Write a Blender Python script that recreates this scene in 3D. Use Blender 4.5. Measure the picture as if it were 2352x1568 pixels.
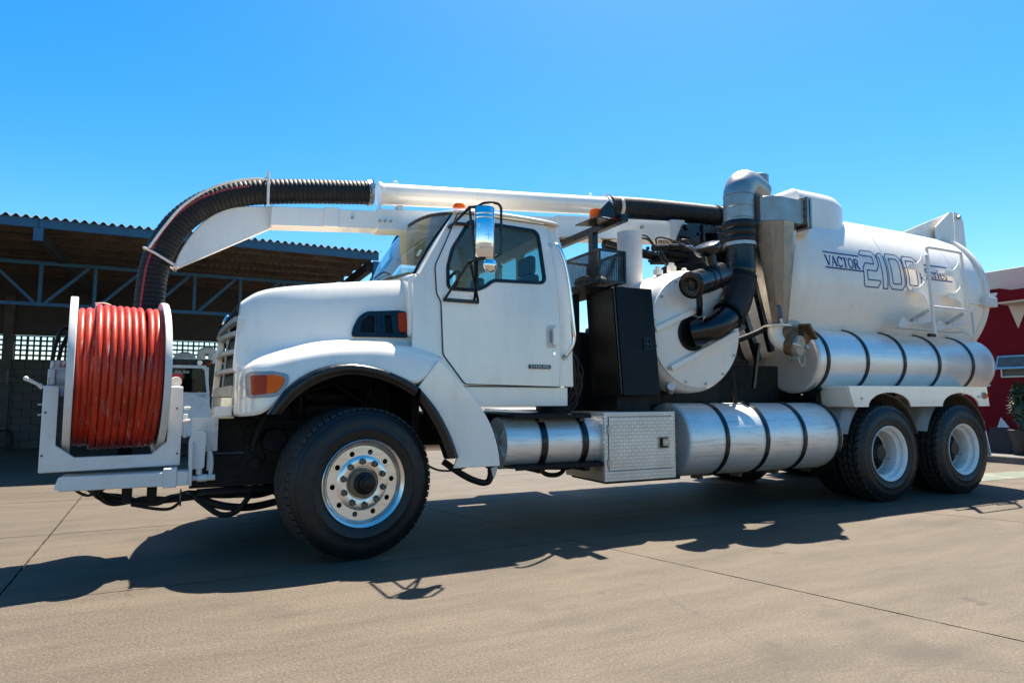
import bpy, bmesh, math, random
from mathutils import Vector, Matrix, geometry
from mathutils.bvhtree import BVHTree
random.seed(7)
R_ = math.radians
for o in list(bpy.data.objects): bpy.data.objects.remove(o)
SC = bpy.context.scene
COL = SC.collection

# ------------------------------------------------------------------ camera
cam_d = bpy.data.cameras.new('camera'); cam = bpy.data.objects.new('camera', cam_d); COL.objects.link(cam)
cam.location = (0, 0, 1.08)
cam.rotation_euler = (R_(90 + 5.2), 0, R_(-26))
cam_d.sensor_width = 36; cam_d.lens = 36 * 1461 / 2352
cam_d.clip_start = 0.05; cam_d.clip_end = 3000
SC.camera = cam
# ------------------------------------------------------------------ sky, sun, exposure
SUN = Vector((0.285, 0.285, 0.915)).normalized()
EL = math.asin(SUN.z); AZ = math.atan2(SUN.x, SUN.y)
W = bpy.data.worlds.new('World'); SC.world = W; W.use_nodes = True
nt = W.node_tree; bg = nt.nodes['Background']
sky = nt.nodes.new('ShaderNodeTexSky'); sky.sky_type = 'NISHITA'; sky.sun_disc = False
sky.sun_elevation = EL; sky.sun_rotation = AZ
sky.altitude = 0; sky.air_density = 1.0; sky.dust_density = 0.6; sky.ozone_density = 2.2
hs = nt.nodes.new('ShaderNodeHueSaturation'); hs.inputs['Saturation'].default_value = 1.5; hs.inputs['Hue'].default_value = .494
nt.links.new(sky.outputs[0], hs.inputs['Color']); nt.links.new(hs.outputs[0], bg.inputs[0]); bg.inputs[1].default_value = 0.078
sl = bpy.data.lights.new('sun', 'SUN'); sl.energy = 5.0; sl.angle = R_(0.5); sl.color = (1, .92, .80)
so = bpy.data.objects.new('sun', sl); COL.objects.link(so)
so.rotation_euler = SUN.to_track_quat('Z', 'Y').to_euler(); so.location = (0, 0, 30)
SC.view_settings.view_transform = 'Standard'; SC.view_settings.look = 'None'
SC.view_settings.gamma = 1; SC.view_settings.exposure = 1.46
SC.render.engine = 'CYCLES'

# ------------------------------------------------------------------ materials
M = {}
def new(name):
    m = bpy.data.materials.new(name); m.use_nodes = True; M[name] = m
    return m, m.node_tree, m.node_tree.nodes['Principled BSDF']
def ramp(nt, fac, stops):
    r = nt.nodes.new('ShaderNodeValToRGB'); e = r.color_ramp.elements
    e[0].position, e[0].color = stops[0][0], (*stops[0][1], 1)
    e[1].position, e[1].color = stops[-1][0], (*stops[-1][1], 1)
    for p, c in stops[1:-1]:
        n = e.new(p); n.color = (*c, 1)
    nt.links.new(fac, r.inputs[0]); return r.outputs[0]
def noise(nt, scale, detail=4, rough=.55, stretch=None, coord='Object'):
    tc = nt.nodes.new('ShaderNodeTexCoord'); n = nt.nodes.new('ShaderNodeTexNoise')
    n.inputs['Scale'].default_value = scale; n.inputs['Detail'].default_value = detail; n.inputs['Roughness'].default_value = rough
    if stretch:
        mp = nt.nodes.new('ShaderNodeMapping'); mp.inputs['Scale'].default_value = stretch
        nt.links.new(tc.outputs[coord], mp.inputs[0]); nt.links.new(mp.outputs[0], n.inputs[0])
    else: nt.links.new(tc.outputs[coord], n.inputs[0])
    return n.outputs[0]
def mixc(nt, fac, a, b, mode='MIX'):
    x = nt.nodes.new('ShaderNodeMix'); x.data_type = 'RGBA'; x.blend_type = mode
    for i, s in ((6, a), (7, b)):
        if isinstance(s, tuple): x.inputs[i].default_value = (*s, 1)
        else: nt.links.new(s, x.inputs[i])
    if isinstance(fac, float): x.inputs[0].default_value = fac
    else: nt.links.new(fac, x.inputs[0])
    return x.outputs[2]
def bump(nt, b, h, strength=.3, dist=.01):
    n = nt.nodes.new('ShaderNodeBump'); n.inputs['Strength'].default_value = strength; n.inputs['Distance'].default_value = dist
    nt.links.new(h, n.inputs['Height']); nt.links.new(n.outputs[0], b.inputs['Normal'])
def simple(name, col, rough=.5, metal=0, var=.12, vscale=6, coat=0, bmp=0, bscale=60, dirt=None, stretch=None, spec=.5, streak=0):
    m, t, b = new(name)
    n = noise(t, vscale, 5, .6, stretch)
    lo = tuple(c * (1 - var) for c in col); hi = tuple(min(1, c * (1 + var)) for c in col)
    c = ramp(t, n, [(.3, lo), (.7, hi)])
    if dirt:
        dcol, amt, ds = dirt
        d = ramp(t, noise(t, ds, 8, .7, stretch), [(.5, (0, 0, 0)), (.75, (amt,) * 3)])
        c = mixc(t, d, c, dcol)
    if streak:
        sk_ = ramp(t, noise(t, 4, 6, .7, (1.6, 1.6, .22)), [(.5, (0, 0, 0)), (.78, (streak * 2.2,) * 3)])
        c = mixc(t, sk_, c, (.42, .34, .25))
    t.links.new(c, b.inputs['Base Color'])
    rr = ramp(t, noise(t, vscale * 2.3, 4), [(.3, (max(.02, rough - .08),) * 3), (.7, (min(1, rough + .1),) * 3)])
    t.links.new(rr, b.inputs['Roughness'])
    b.inputs['Metallic'].default_value = metal; b.inputs['Coat Weight'].default_value = coat; b.inputs['Coat Roughness'].default_value = .03
    b.inputs['Specular IOR Level'].default_value = spec
    if bmp: bump(t, b, noise(t, bscale, 3), bmp, .004)
    return m
simple('white_paint', (.91, .84, .725), .16, 0, .03, 3, coat=.9, dirt=((.50, .43, .34), .22, 3), streak=.10)
simple('white_tank', (.86, .795, .695), .34, 0, .04, 2, coat=.15, dirt=((.5, .44, .36), .16, 3), streak=.07)
simple('grille_silver', (.42, .41, .39), .38, .45, .08, 12)
simple('white_frame', (.66, .63, .585), .45, 0, .06, 5, bmp=.12, bscale=40, dirt=((.32, .26, .2), .25, 9))
simple('white_rim', (.80, .77, .72), .4, 0, .05, 8, dirt=((.3, .27, .23), .3, 14))
simple('black_paint', (.0045, .005, .006), .24, 0, .3, 8, dirt=((.04, .037, .033), .12, 14))
simple('black_satin', (.004, .0042, .0046), .45, 0, .3, 6, spec=.2, dirt=((.03, .028, .025), .15, 10))
simple('black_chassis', (.005, .0047, .0045), .6, 0, .4, 9, spec=.3, dirt=((.028, .023, .018), .45, 12))
simple('rubber', (.0065, .0065, .007), .45, 0, .25, 9, bmp=.1, bscale=90, spec=.4, dirt=((.022, .019, .016), .25, 6))
simple('tread_rubber', (.024, .022, .020), .8, 0, .25, 12, bmp=.2, bscale=90, dirt=((.075, .065, .055), .5, 9))
simple('hose_rubber', (.009, .0085, .0085), .55, 0, .3, 14, spec=.35, dirt=((.045, .036, .027), .35, 9))
simple('arch_rubber', (.0055, .006, .007), .28, 0, .2, 10)
simple('red_stripe', (.30, .03, .035), .6, 0, .2, 20)
simple('chrome', (.86, .87, .88), .06, 1, .02, 5)
simple('steel_bolt', (.45, .43, .40), .4, 1, .2, 30)
simple('dull_metal', (.36, .35, .33), .45, .92, .14, 6, dirt=((.25, .2, .15), .25, 5))
simple('cone_metal', (.25, .24, .225), .34, 1, .18, 5, stretch=(6, 6, .5), dirt=((.16, .13, .10), .25, 5))
simple('lug_steel', (.16, .14, .115), .4, .8, .2, 30)
simple('stainless', (.34, .315, .285), .33, 1, .16, 5, stretch=(6, 6, .8), dirt=((.2, .15, .1), .25, 5))
simple('brass_bronze', (.16, .10, .05), .55, .5, .3, 18)
simple('cap_steel', (.42, .37, .31), .5, .9, .15, 25)
simple('hub_black', (.005, .005, .005), .35, 0, .3, 20, spec=.3)
simple('hub_rust', (.22, .14, .085), .75, .2, .4, 30)
simple('amber', (.86, .125, .0), .3, 0, .08, 30, spec=.2)
simple('amber_dark', (.42, .038, .002), .3, 0, .1, 30, spec=.2)
simple('lamp_clear', (.62, .64, .62), .12, .3, .1, 30, coat=.8)
simple('grey_bezel', (.30, .31, .32), .4, .6, .1, 20)
simple('blue_print', (.004, .022, .16), .4, 0, .05, 10)
simple('red_print', (.45, .02, .03), .5)
simple('white_print', (.75, .75, .73), .5)
simple('valve_blue', (.01, .03, .10), .4)
simple('vent_black', (.006, .010, .014), .3, 0, .2, 20)
simple('seat_cloth', (.16, .155, .15), .8); simple('interior', (.45, .46, .44), .75); simple('dash', (.05, .05, .05), .6)
simple('emblem_dark', (.008, .008, .01), .3)
simple('blue_steel', (.028, .105, .19), .55, 0, .1, 5, spec=.25, dirt=((.05, .05, .05), .25, 7))
simple('roof_sheet', (.20, .165, .13), .75, 0, .35, 3, bmp=.2, bscale=12, stretch=(1, 4, 1), dirt=((.05, .04, .03), .6, 2))
simple('rafter_shade', (.012, .015, .018), .7)  # blue rafter steel with the under-roof shade put into its colour
simple('purlin_steel', (.085, .06, .042), .8, 0, .4, 3, dirt=((.025, .02, .016), .5, 4))
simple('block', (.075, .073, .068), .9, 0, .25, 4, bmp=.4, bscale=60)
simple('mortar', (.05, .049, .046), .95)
simple('red_wall', (.16, .004, .010), .75, 0, .08, 3, bmp=.1, bscale=40, spec=.15)
simple('cream_wall', (.62, .52, .42), .7, 0, .05, 2, bmp=.15, bscale=60, dirt=((.35, .29, .22), .2, 2))
simple('white_wall', (.7, .68, .66), .7)
simple('alu_frame', (.55, .53, .5), .4, .8)
simple('pane_grey', (.10, .10, .09), .25, 0, .2, 6)
simple('leaf', (.026, .055, .018), .5, 0, .45, 7)
simple('pot_grey', (.018, .019, .022), .6)
simple('kerb_concrete', (.14, .12, .105), .85, 0, .2, 5, bmp=.3)
simple('pipe_grey', (.2, .19, .17), .5, .5)
simple('bg_white', (.78, .77, .74), .45, 0, .05, 4, dirt=((.2, .15, .1), .3, 6))
simple('bg_black', (.008, .008, .01), .5)

for k in ('amber', 'amber_dark'):
    b = M[k].node_tree.nodes['Principled BSDF']; b.inputs['Subsurface Weight'].default_value = .25; b.inputs['Subsurface Radius'].default_value = (.05, .02, .005); b.inputs['Subsurface Scale'].default_value = .5
simple('galvanised', (.62, .60, .57), .45, .4, .1, 8, dirt=((.3, .25, .2), .3, 7))
simple('fender_steel', (.17, .135, .10), .6, .3, .3, 6, dirt=((.07, .05, .035), .6, 5))
def alu(name, base, rough, sscale, dirtamt, metal=.6):
    m, t, b = new(name)
    n1 = noise(t, 2.2, 6, .65); n2 = noise(t, sscale, 5, .7, (1, 14, 14))
    c = ramp(t, n1, [(.3, tuple(x * .86 for x in base)), (.7, base)])
    d = ramp(t, n2, [(.52, (0, 0, 0)), (.8, (dirtamt,) * 3)])
    c = mixc(t, d, c, (.20, .18, .16)); sp = ramp(t, noise(t, 55, 2), [(.70, (0, 0, 0)), (.76, (dirtamt * .8,) * 3)])
    c = mixc(t, sp, c, (.12, .11, .10))
    t.links.new(c, b.inputs['Base Color']); b.inputs['Metallic'].default_value = metal
    t.links.new(ramp(t, n1, [(.3, (rough - .06,) * 3), (.7, (rough + .1,) * 3)]), b.inputs['Roughness'])
    bump(t, b, noise(t, 9, 4), .08, .01)
alu('aluminium', (.90, .865, .81), .40, 3, .30)
alu('aluminium_old', (.88, .845, .79), .42, 3, .7)
alu('aluminium_wheel', (.84, .81, .76), .26, 5, .5, .92)

def diamond():
    m, t, b = new('diamond_plate')
    tc = t.nodes.new('ShaderNodeTexCoord'); mp = t.nodes.new('ShaderNodeMapping')
    mp.inputs['Scale'].default_value = (1, 1, 1)
    t.links.new(tc.outputs['Object'], mp.inputs[0]); sx = t.nodes.new('ShaderNodeSeparateXYZ'); t.links.new(mp.outputs[0], sx.inputs[0])
    def math_(op, a, c=None):
        n = t.nodes.new('ShaderNodeMath'); n.operation = op
        for i, s in ((0, a), (1, c)):
            if s is None: continue
            if isinstance(s, (int, float)): n.inputs[i].default_value = s
            else: t.links.new(s, n.inputs[i])
        return n.outputs[0]
    h = math_('ADD', sx.outputs[0], sx.outputs[1]); z = sx.outputs[2]
    # two families of short raised bars on a checker of cells, turned +-45 degrees
    P = .029
    u = math_('DIVIDE', h, P); v = math_('DIVIDE', z, P)
    def family(sh, sgn):
        a = math_('ADD', u, sh); c = math_('ADD', v, 0.0)
        s = math_('ADD', a, math_('MULTIPLY', c, sgn)); d = math_('SUBTRACT', a, math_('MULTIPLY', c, sgn))
        fs = math_('SUBTRACT', math_('FRACT', math_('MULTIPLY', s, .5)), .5); fd = math_('SUBTRACT', math_('FRACT', math_('MULTIPLY', d, .5)), .5)
        e = math_('ADD', math_('POWER', math_('DIVIDE', fs, .34), 2.0), math_('POWER', math_('DIVIDE', fd, .09), 2.0))
        return math_('MAXIMUM', math_('SUBTRACT', 1.0, e), 0.0)
    hh = math_('MAXIMUM', family(0.0, 1.0), family(1.0, -1.0))
    bump(t, b, hh, 1.0, .0045)
    n1 = noise(t, 5, 5)
    t.links.new(ramp(t, n1, [(.3, (.52, .505, .48)), (.7, (.66, .645, .62))]), b.inputs['Base Color'])
    b.inputs['Metallic'].default_value = .9; b.inputs['Roughness'].default_value = .38
diamond()

def redhose():
    m, t, b = new('red_hose')
    c = ramp(t, noise(t, 5, 5), [(.3, (.38, .018, .004)), (.7, (.55, .036, .008))])
    s = ramp(t, noise(t, 4.5, 8, .75, (9, 1, 1)), [(.50, (0, 0, 0)), (.62, (.6, .6, .6))])
    c = mixc(t, s, c, (.12, .03, .018))
    s2 = ramp(t, noise(t, 5.2, 7, .8, (10, 1.2, 1.2)), [(.57, (0, 0, 0)), (.63, (.5, .5, .5))])
    c = mixc(t, s2, c, (.50, .42, .36))
    t.links.new(c, b.inputs['Base Color']); b.inputs['Roughness'].default_value = .42; b.inputs['Specular IOR Level'].default_value = .35
    bump(t, b, noise(t, 120, 3), .1, .002)
redhose()

def glass(name, tint, refl):
    m = bpy.data.materials.new(name); m.use_nodes = True; M[name] = m; t = m.node_tree
    t.nodes.remove(t.nodes['Principled BSDF']); out = t.nodes['Material Output']
    tr = t.nodes.new('ShaderNodeBsdfTransparent'); tr.inputs[0].default_value = (*tint, 1)
    gl = t.nodes.new('ShaderNodeBsdfGlossy'); gl.inputs['Roughness'].default_value = .03; gl.inputs[0].default_value = (.95, .95, .95, 1)
    lw = t.nodes.new('ShaderNodeLayerWeight'); lw.inputs[0].default_value = .5
    pw = t.nodes.new('ShaderNodeMath'); pw.operation = 'POWER'; pw.inputs[1].default_value = 5; t.links.new(lw.outputs['Facing'], pw.inputs[0])
    fr = t.nodes.new('ShaderNodeMath'); fr.operation = 'MULTIPLY_ADD'; fr.inputs[1].default_value = .9; fr.inputs[2].default_value = refl; t.links.new(pw.outputs[0], fr.inputs[0])
    mx = t.nodes.new('ShaderNodeMixShader'); t.links.new(fr.outputs[0], mx.inputs[0]); t.links.new(tr.outputs[0], mx.inputs[1]); t.links.new(gl.outputs[0], mx.inputs[2])
    t.links.new(mx.outputs[0], out.inputs[0])
glass('glass', (.72, .82, .79), .045)
glass('glass_dark', (.16, .30, .32), .018)

def concrete():
    m, t, b = new('concrete')
    big = noise(t, .35, 6, .6, None); mid = noise(t, 2.4, 9, .72, (.35, 1.6, 1)); fine = noise(t, 75, 5, .8); agg = noise(t, 95, 1.5, .5)
    c = ramp(t, big, [(.3, (.075, .058, .040)), (.7, (.105, .082, .057))])
    c = mixc(t, .42, c, ramp(t, mid, [(.34, (.044, .034, .023)), (.66, (.135, .106, .075))]))
    c = mixc(t, .8, c, ramp(t, fine, [(.37, (.5, .5, .5)), (.63, (1.5, 1.5, 1.5))]), 'MULTIPLY')
    c = mixc(t, ramp(t, agg, [(.65, (0, 0, 0)), (.71, (.45, .45, .45))]), c, (.26, .22, .17))
    c = mixc(t, ramp(t, noise(t, 105, 2, .5), [(.70, (0, 0, 0)), (.75, (.7, .7, .7))]), c, (.022, .019, .017))
    # tyre-rub streaks along the yard
    st = ramp(t, noise(t, 1.0, 6, .65, (.25, 5, 1)), [(.56, (0, 0, 0)), (.75, (.22, .22, .22))])
    c = mixc(t, st, c, (.044, .035, .027))
    # oil stains and hairline cracks
    ol = ramp(t, noise(t, .8, 4, .6), [(.57, (0, 0, 0)), (.68, (.5, .5, .5))]); c = mixc(t, ol, c, (.035, .029, .024))
    o2 = ramp(t, noise(t, 3.1, 3, .5), [(.69, (0, 0, 0)), (.74, (.45, .45, .45))]); c = mixc(t, o2, c, (.028, .024, .020))
    vo_ = t.nodes.new('ShaderNodeTexVoronoi'); vo_.feature = 'DISTANCE_TO_EDGE'; vo_.inputs['Scale'].default_value = .42
    tcv = t.nodes.new('ShaderNodeTexCoord'); dn = t.nodes.new('ShaderNodeTexNoise'); dn.inputs['Scale'].default_value = 2.5; dn.inputs['Detail'].default_value = 6
    t.links.new(tcv.outputs['Object'], dn.inputs[0]); va = t.nodes.new('ShaderNodeVectorMath'); va.operation = 'MULTIPLY_ADD'; va.inputs[1].default_value = (.35, .35, 0)
    t.links.new(dn.outputs['Color'], va.inputs[0]); t.links.new(tcv.outputs['Object'], va.inputs[2]); t.links.new(va.outputs[0], vo_.inputs['Vector'])
    ck = ramp(t, vo_.outputs['Distance'], [(.0, (.28, .28, .28)), (.0015, (0, 0, 0))]); c = mixc(t, ck, c, (.03, .025, .02))
    t.links.new(c, b.inputs['Base Color'])
    t.links.new(ramp(t, fine, [(.3, (.55,) * 3), (.7, (.85,) * 3)]), b.inputs['Roughness']); b.inputs['Specular IOR Level'].default_value = .3
    b1 = t.nodes.new('ShaderNodeMath'); b1.operation = 'ADD'; t.links.new(fine, b1.inputs[0]); t.links.new(agg, b1.inputs[1])
    bump(t, b, b1.outputs[0], .28, .005)
concrete()
def greenpaint():
    m, t, b = new('green_paint')
    w = ramp(t, noise(t, 2.2, 4, .5), [(.50, (0, 0, 0)), (.53, (1, 1, 1))])
    c = mixc(t, w, (.09, .12, .085), (.16, .145, .12)); t.links.new(c, b.inputs['Base Color']); b.inputs['Roughness'].default_value = .7
greenpaint()

# ------------------------------------------------------------------ mesh helpers
class MB:
    def __init__(s): s.v = []; s.f = []
    def add(s, vs, fs):
        k = len(s.v); s.v += [tuple(p) for p in vs]; s.f += [tuple(i + k for i in f) for f in fs]; return s
    def box(s, x0, x1, y0, y1, z0, z1):
        return s.add([(x, y, z) for x in (x0, x1) for y in (y0, y1) for z in (z0, z1)],
                     [(0, 1, 3, 2), (4, 6, 7, 5), (0, 4, 5, 1), (2, 3, 7, 6), (0, 2, 6, 4), (1, 5, 7, 3)])
    def hexa(s, b, t):  # two quads
        n = len(b); return s.add(list(b) + list(t), [tuple(range(n))[::-1], tuple(range(n, 2 * n))] + [(i, (i + 1) % n, (i + 1) % n + n, i + n) for i in range(n)])
    def bar(s, p0, p1, w, h, up=(0, 0, 1)):
        p0, p1 = Vector(p0), Vector(p1); d = (p1 - p0).normalized(); u = Vector(up)
        if abs(d.dot(u)) > .98: u = Vector((1, 0, 0))
        a = d.cross(u).normalized() * w / 2; c = a.cross(d).normalized() * h / 2
        q = [p + sa * a + sc * c for p in (p0, p1) for sa, sc in ((-1, -1), (1, -1), (1, 1), (-1, 1))]
        return s.hexa(q[:4], q[4:])
    def cyl(s, p0, p1, r0, r1=None, n=24, cap=True):
        r1 = r0 if r1 is None else r1
        p0, p1 = Vector(p0), Vector(p1); d = (p1 - p0).normalized()
        a = d.orthogonal().normalized(); b = d.cross(a); vs = []
        for p, r in ((p0, r0), (p1, r1)): vs += [p + (a * math.cos(2 * math.pi * i / n) + b * math.sin(2 * math.pi * i / n)) * r for i in range(n)]
        fs = [(i, (i + 1) % n, (i + 1) % n + n, i + n) for i in range(n)]
        if cap: fs += [tuple(range(n))[::-1], tuple(range(n, 2 * n))]
        return s.add(vs, fs)
    def lathe(s, prof, o, ax, n=48, close=False, caps=True):
        o, d = Vector(o), Vector(ax).normalized(); a = Vector((0, 0, 1)) if abs(d.z) < .9 else Vector((1, 0, 0))
        a = (a - d * a.dot(d)).normalized(); b = d.cross(a); vs = []; m = len(prof)
        for r, h in prof: vs += [o + d * h + (a * math.cos(2 * math.pi * i / n) + b * math.sin(2 * math.pi * i / n)) * r for i in range(n)]
        fs = []
        for j in range(m if close else m - 1):
            k = (j + 1) % m
            fs += [(j * n + i, j * n + (i + 1) % n, k * n + (i + 1) % n, k * n + i) for i in range(n)]
        if caps and not close: fs += [tuple(range(n))[::-1], tuple(range((m - 1) * n, m * n))]
        return s.add(vs, fs)
    def tube(s, path, r, n=10, cap=True, rf=None):
        P = [Vector(p) for p in path]; m = len(P); T = []
        for i in range(m): T.append((P[min(i + 1, m - 1)] - P[max(i - 1, 0)]).normalized())
        a = T[0].orthogonal().normalized(); vs = []
        for i in range(m):
            a = (a - T[i] * a.dot(T[i])).normalized(); b = T[i].cross(a); q = rf(i) if rf else r
            vs += [P[i] + (a * math.cos(2 * math.pi * k / n) + b * math.sin(2 * math.pi * k / n)) * q for k in range(n)]
        fs = [(j * n + i, j * n + (i + 1) % n, (j + 1) * n + (i + 1) % n, (j + 1) * n + i) for j in range(m - 1) for i in range(n)]
        if cap: fs += [tuple(range(n))[::-1], tuple(range((m - 1) * n, m * n))]
        return s.add(vs, fs)
    def plate(s, outer, holes, plane, a, b):
        """flat sheet with holes; plane xz -> extruded along y from a to b (yz: x, xy: z)"""
        loops = [list(outer)] + [list(h) for h in holes]
        flat = [p for l in loops for p in l]
        tri = geometry.tessellate_polygon([[Vector((p[0], p[1], 0)) for p in l] for l in loops])
        def P(p, h): return {'xz': (p[0], h, p[1]), 'yz': (h, p[0], p[1]), 'xy': (p[0], p[1], h)}[plane]
        n = len(flat); vs = [P(p, a) for p in flat] + [P(p, b) for p in flat]
        fs = [tuple(t) for t in tri] + [tuple(i + n for i in t)[::-1] for t in tri]; k = 0
        for l in loops:
            m = len(l); fs += [(k + i, k + (i + 1) % m, k + (i + 1) % m + n, k + i + n) for i in range(m)]; k += m
        return s.add(vs, fs)
    def ball(s, c, r, n=12, sc=(1, 1, 1)):
        prof = [(max(1e-4, r * math.sin(math.pi * i / n)), -r * math.cos(math.pi * i / n)) for i in range(n + 1)]
        k = len(s.v); s.lathe(prof, (0, 0, 0), (0, 0, 1), n * 2, caps=False)
        for i in range(k, len(s.v)):
            p = s.v[i]; s.v[i] = (c[0] + p[0] * sc[0], c[1] + p[1] * sc[1], c[2] + p[2] * sc[2])
        return s
    def xf(s, mat): s.v = [tuple(mat @ Vector(p)) for p in s.v]; return s
    def map(s, fn): s.v = [tuple(fn(*p)) for p in s.v]; return s

INV = {}
def link(o, parent=None):
    COL.objects.link(o)
    if parent is not None:
        o.parent = parent
        if parent.name in INV: o.matrix_parent_inverse = INV[parent.name]
    return o
def obj(name, mb, mat, parent=None, bevel=0, smooth=32, sub=0, seg=2):
    me = bpy.data.meshes.new(name); me.from_pydata(mb.v, [], mb.f)
    bm = bmesh.new(); bm.from_mesh(me); bmesh.ops.recalc_face_normals(bm, faces=bm.faces); bm.to_mesh(me); bm.free()
    me.materials.append(M[mat]); o = bpy.data.objects.new(name, me); link(o, parent)
    if smooth:
        me.shade_smooth()
        if smooth < 180: me.set_sharp_from_angle(angle=R_(smooth))
    if bevel:
        b = o.modifiers.new('bevel', 'BEVEL'); b.width = bevel; b.segments = seg; b.limit_method = 'ANGLE'; b.angle_limit = R_(40); b.harden_normals = False
    if sub:
        d = o.modifiers.new('subsurf', 'SUBSURF'); d.levels = sub; d.render_levels = sub
    return o
def thing(name, label, cat, loc, group=None):
    e = bpy.data.objects.new(name, None); COL.objects.link(e); e.location = loc; e.empty_display_size = .3
    e['label'] = label; e['category'] = cat
    if group: e['group'] = group
    INV[e.name] = Matrix.Translation(loc).inverted(); return e
def tag(o, label, cat, kind=None):
    if label: o['label'] = label
    if cat: o['category'] = cat
    if kind: o['kind'] = kind
    return o
def inst(o, parent, name=None, **k):
    c = bpy.data.objects.new(name or o.name.split('.')[0], o.data); link(c, parent)
    for m in o.modifiers:
        n = c.modifiers.new(m.name, m.type)
        if m.type == 'BEVEL': n.width, n.segments, n.limit_method, n.angle_limit = m.width, m.segments, m.limit_method, m.angle_limit
    for a, b in k.items(): setattr(c, a, b)
    return c
def spline(pts, n=8):
    P = [Vector(p) for p in pts]; out = []
    for i in range(len(P) - 1):
        a, b, c, d = P[max(i - 1, 0)], P[i], P[i + 1], P[min(i + 2, len(P) - 1)]
        for k in range(n):
            t = k / n; out.append(.5 * ((2 * b) + (c - a) * t + (2 * a - 5 * b + 4 * c - d) * t * t + (3 * b - a - 3 * c + d) * t ** 3))
    return out + [P[-1]]
def resample(path, step):
    P = [Vector(p) for p in path]; L = [0]
    for a, b in zip(P, P[1:]): L.append(L[-1] + (b - a).length)
    n = max(2, int(L[-1] / step)); out = []; j = 0
    for i in range(n + 1):
        s = L[-1] * i / n
        while j < len(L) - 2 and L[j + 1] < s: j += 1
        f = (s - L[j]) / max(1e-9, L[j + 1] - L[j]); out.append(P[j].lerp(P[j + 1], f))
    return out
def circ(cx, cy, r, n=32, ph=0): return [(cx + r * math.cos(2 * math.pi * i / n + ph), cy + r * math.sin(2 * math.pi * i / n + ph)) for i in range(n)]
def rrect(x0, x1, y0, y1, r, n=5):
    out = []
    for cx, cy, a in ((x1 - r, y1 - r, 0), (x0 + r, y1 - r, 90), (x0 + r, y0 + r, 180), (x1 - r, y0 + r, 270)):
        out += [(cx + r * math.cos(R_(a + 90 * i / n)), cy + r * math.sin(R_(a + 90 * i / n))) for i in range(n + 1)]
    return out
def interp(x, tab):
    if x <= tab[0][0]: return tab[0][1]
    for (a, p), (b, q) in zip(tab, tab[1:]):
        if x <= b: return p + (q - p) * (x - a) / (b - a)
    return tab[-1][1]

# ---- stroke lettering: each glyph is a list of (points, thickness)
def arcpts(cx, cy, rx, ry, a0, a1, n=10): return [(cx + rx * math.cos(R_(a0 + (a1 - a0) * i / n)), cy + ry * math.sin(R_(a0 + (a1 - a0) * i / n))) for i in range(n + 1)]
def strokes(mb, items, mp, closed=False):
    for pts, w in items:
        n = len(pts)
        cl = closed or (n > 2 and pts[0] == pts[-1])
        if cl and pts[0] == pts[-1]: pts = pts[:-1]; n -= 1
        L, Rr = [], []
        for i in range(n):
            p = Vector((*pts[i], 0)); a = Vector((*pts[(i - 1) % n], 0)) if (cl or i > 0) else None; c = Vector((*pts[(i + 1) % n], 0)) if (cl or i < n - 1) else None
            d1 = (p - a).normalized() if a is not None else None; d2 = (c - p).normalized() if c is not None else None
            d1 = d1 or d2; d2 = d2 or d1
            t = (d1 + d2)
            t = t.normalized() if t.length > 1e-6 else d1
            nn = Vector((-t.y, t.x, 0)); k = 1 / max(.45, nn.dot(Vector((-d1.y, d1.x, 0))))
            ww = w[i] if isinstance(w, (list, tuple)) else w
            L.append(mp(p.x + nn.x * ww / 2 * k, p.y + nn.y * ww / 2 * k)); Rr.append(mp(p.x - nn.x * ww / 2 * k, p.y - nn.y * ww / 2 * k))
        m = n if cl else n - 1
        for i in range(m):
            j = (i + 1) % n; mb.add([L[i], L[j], Rr[j], Rr[i]], [(0, 1, 2, 3)])
    return mb
TK, TN, SF = .25, .10, .075
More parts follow.
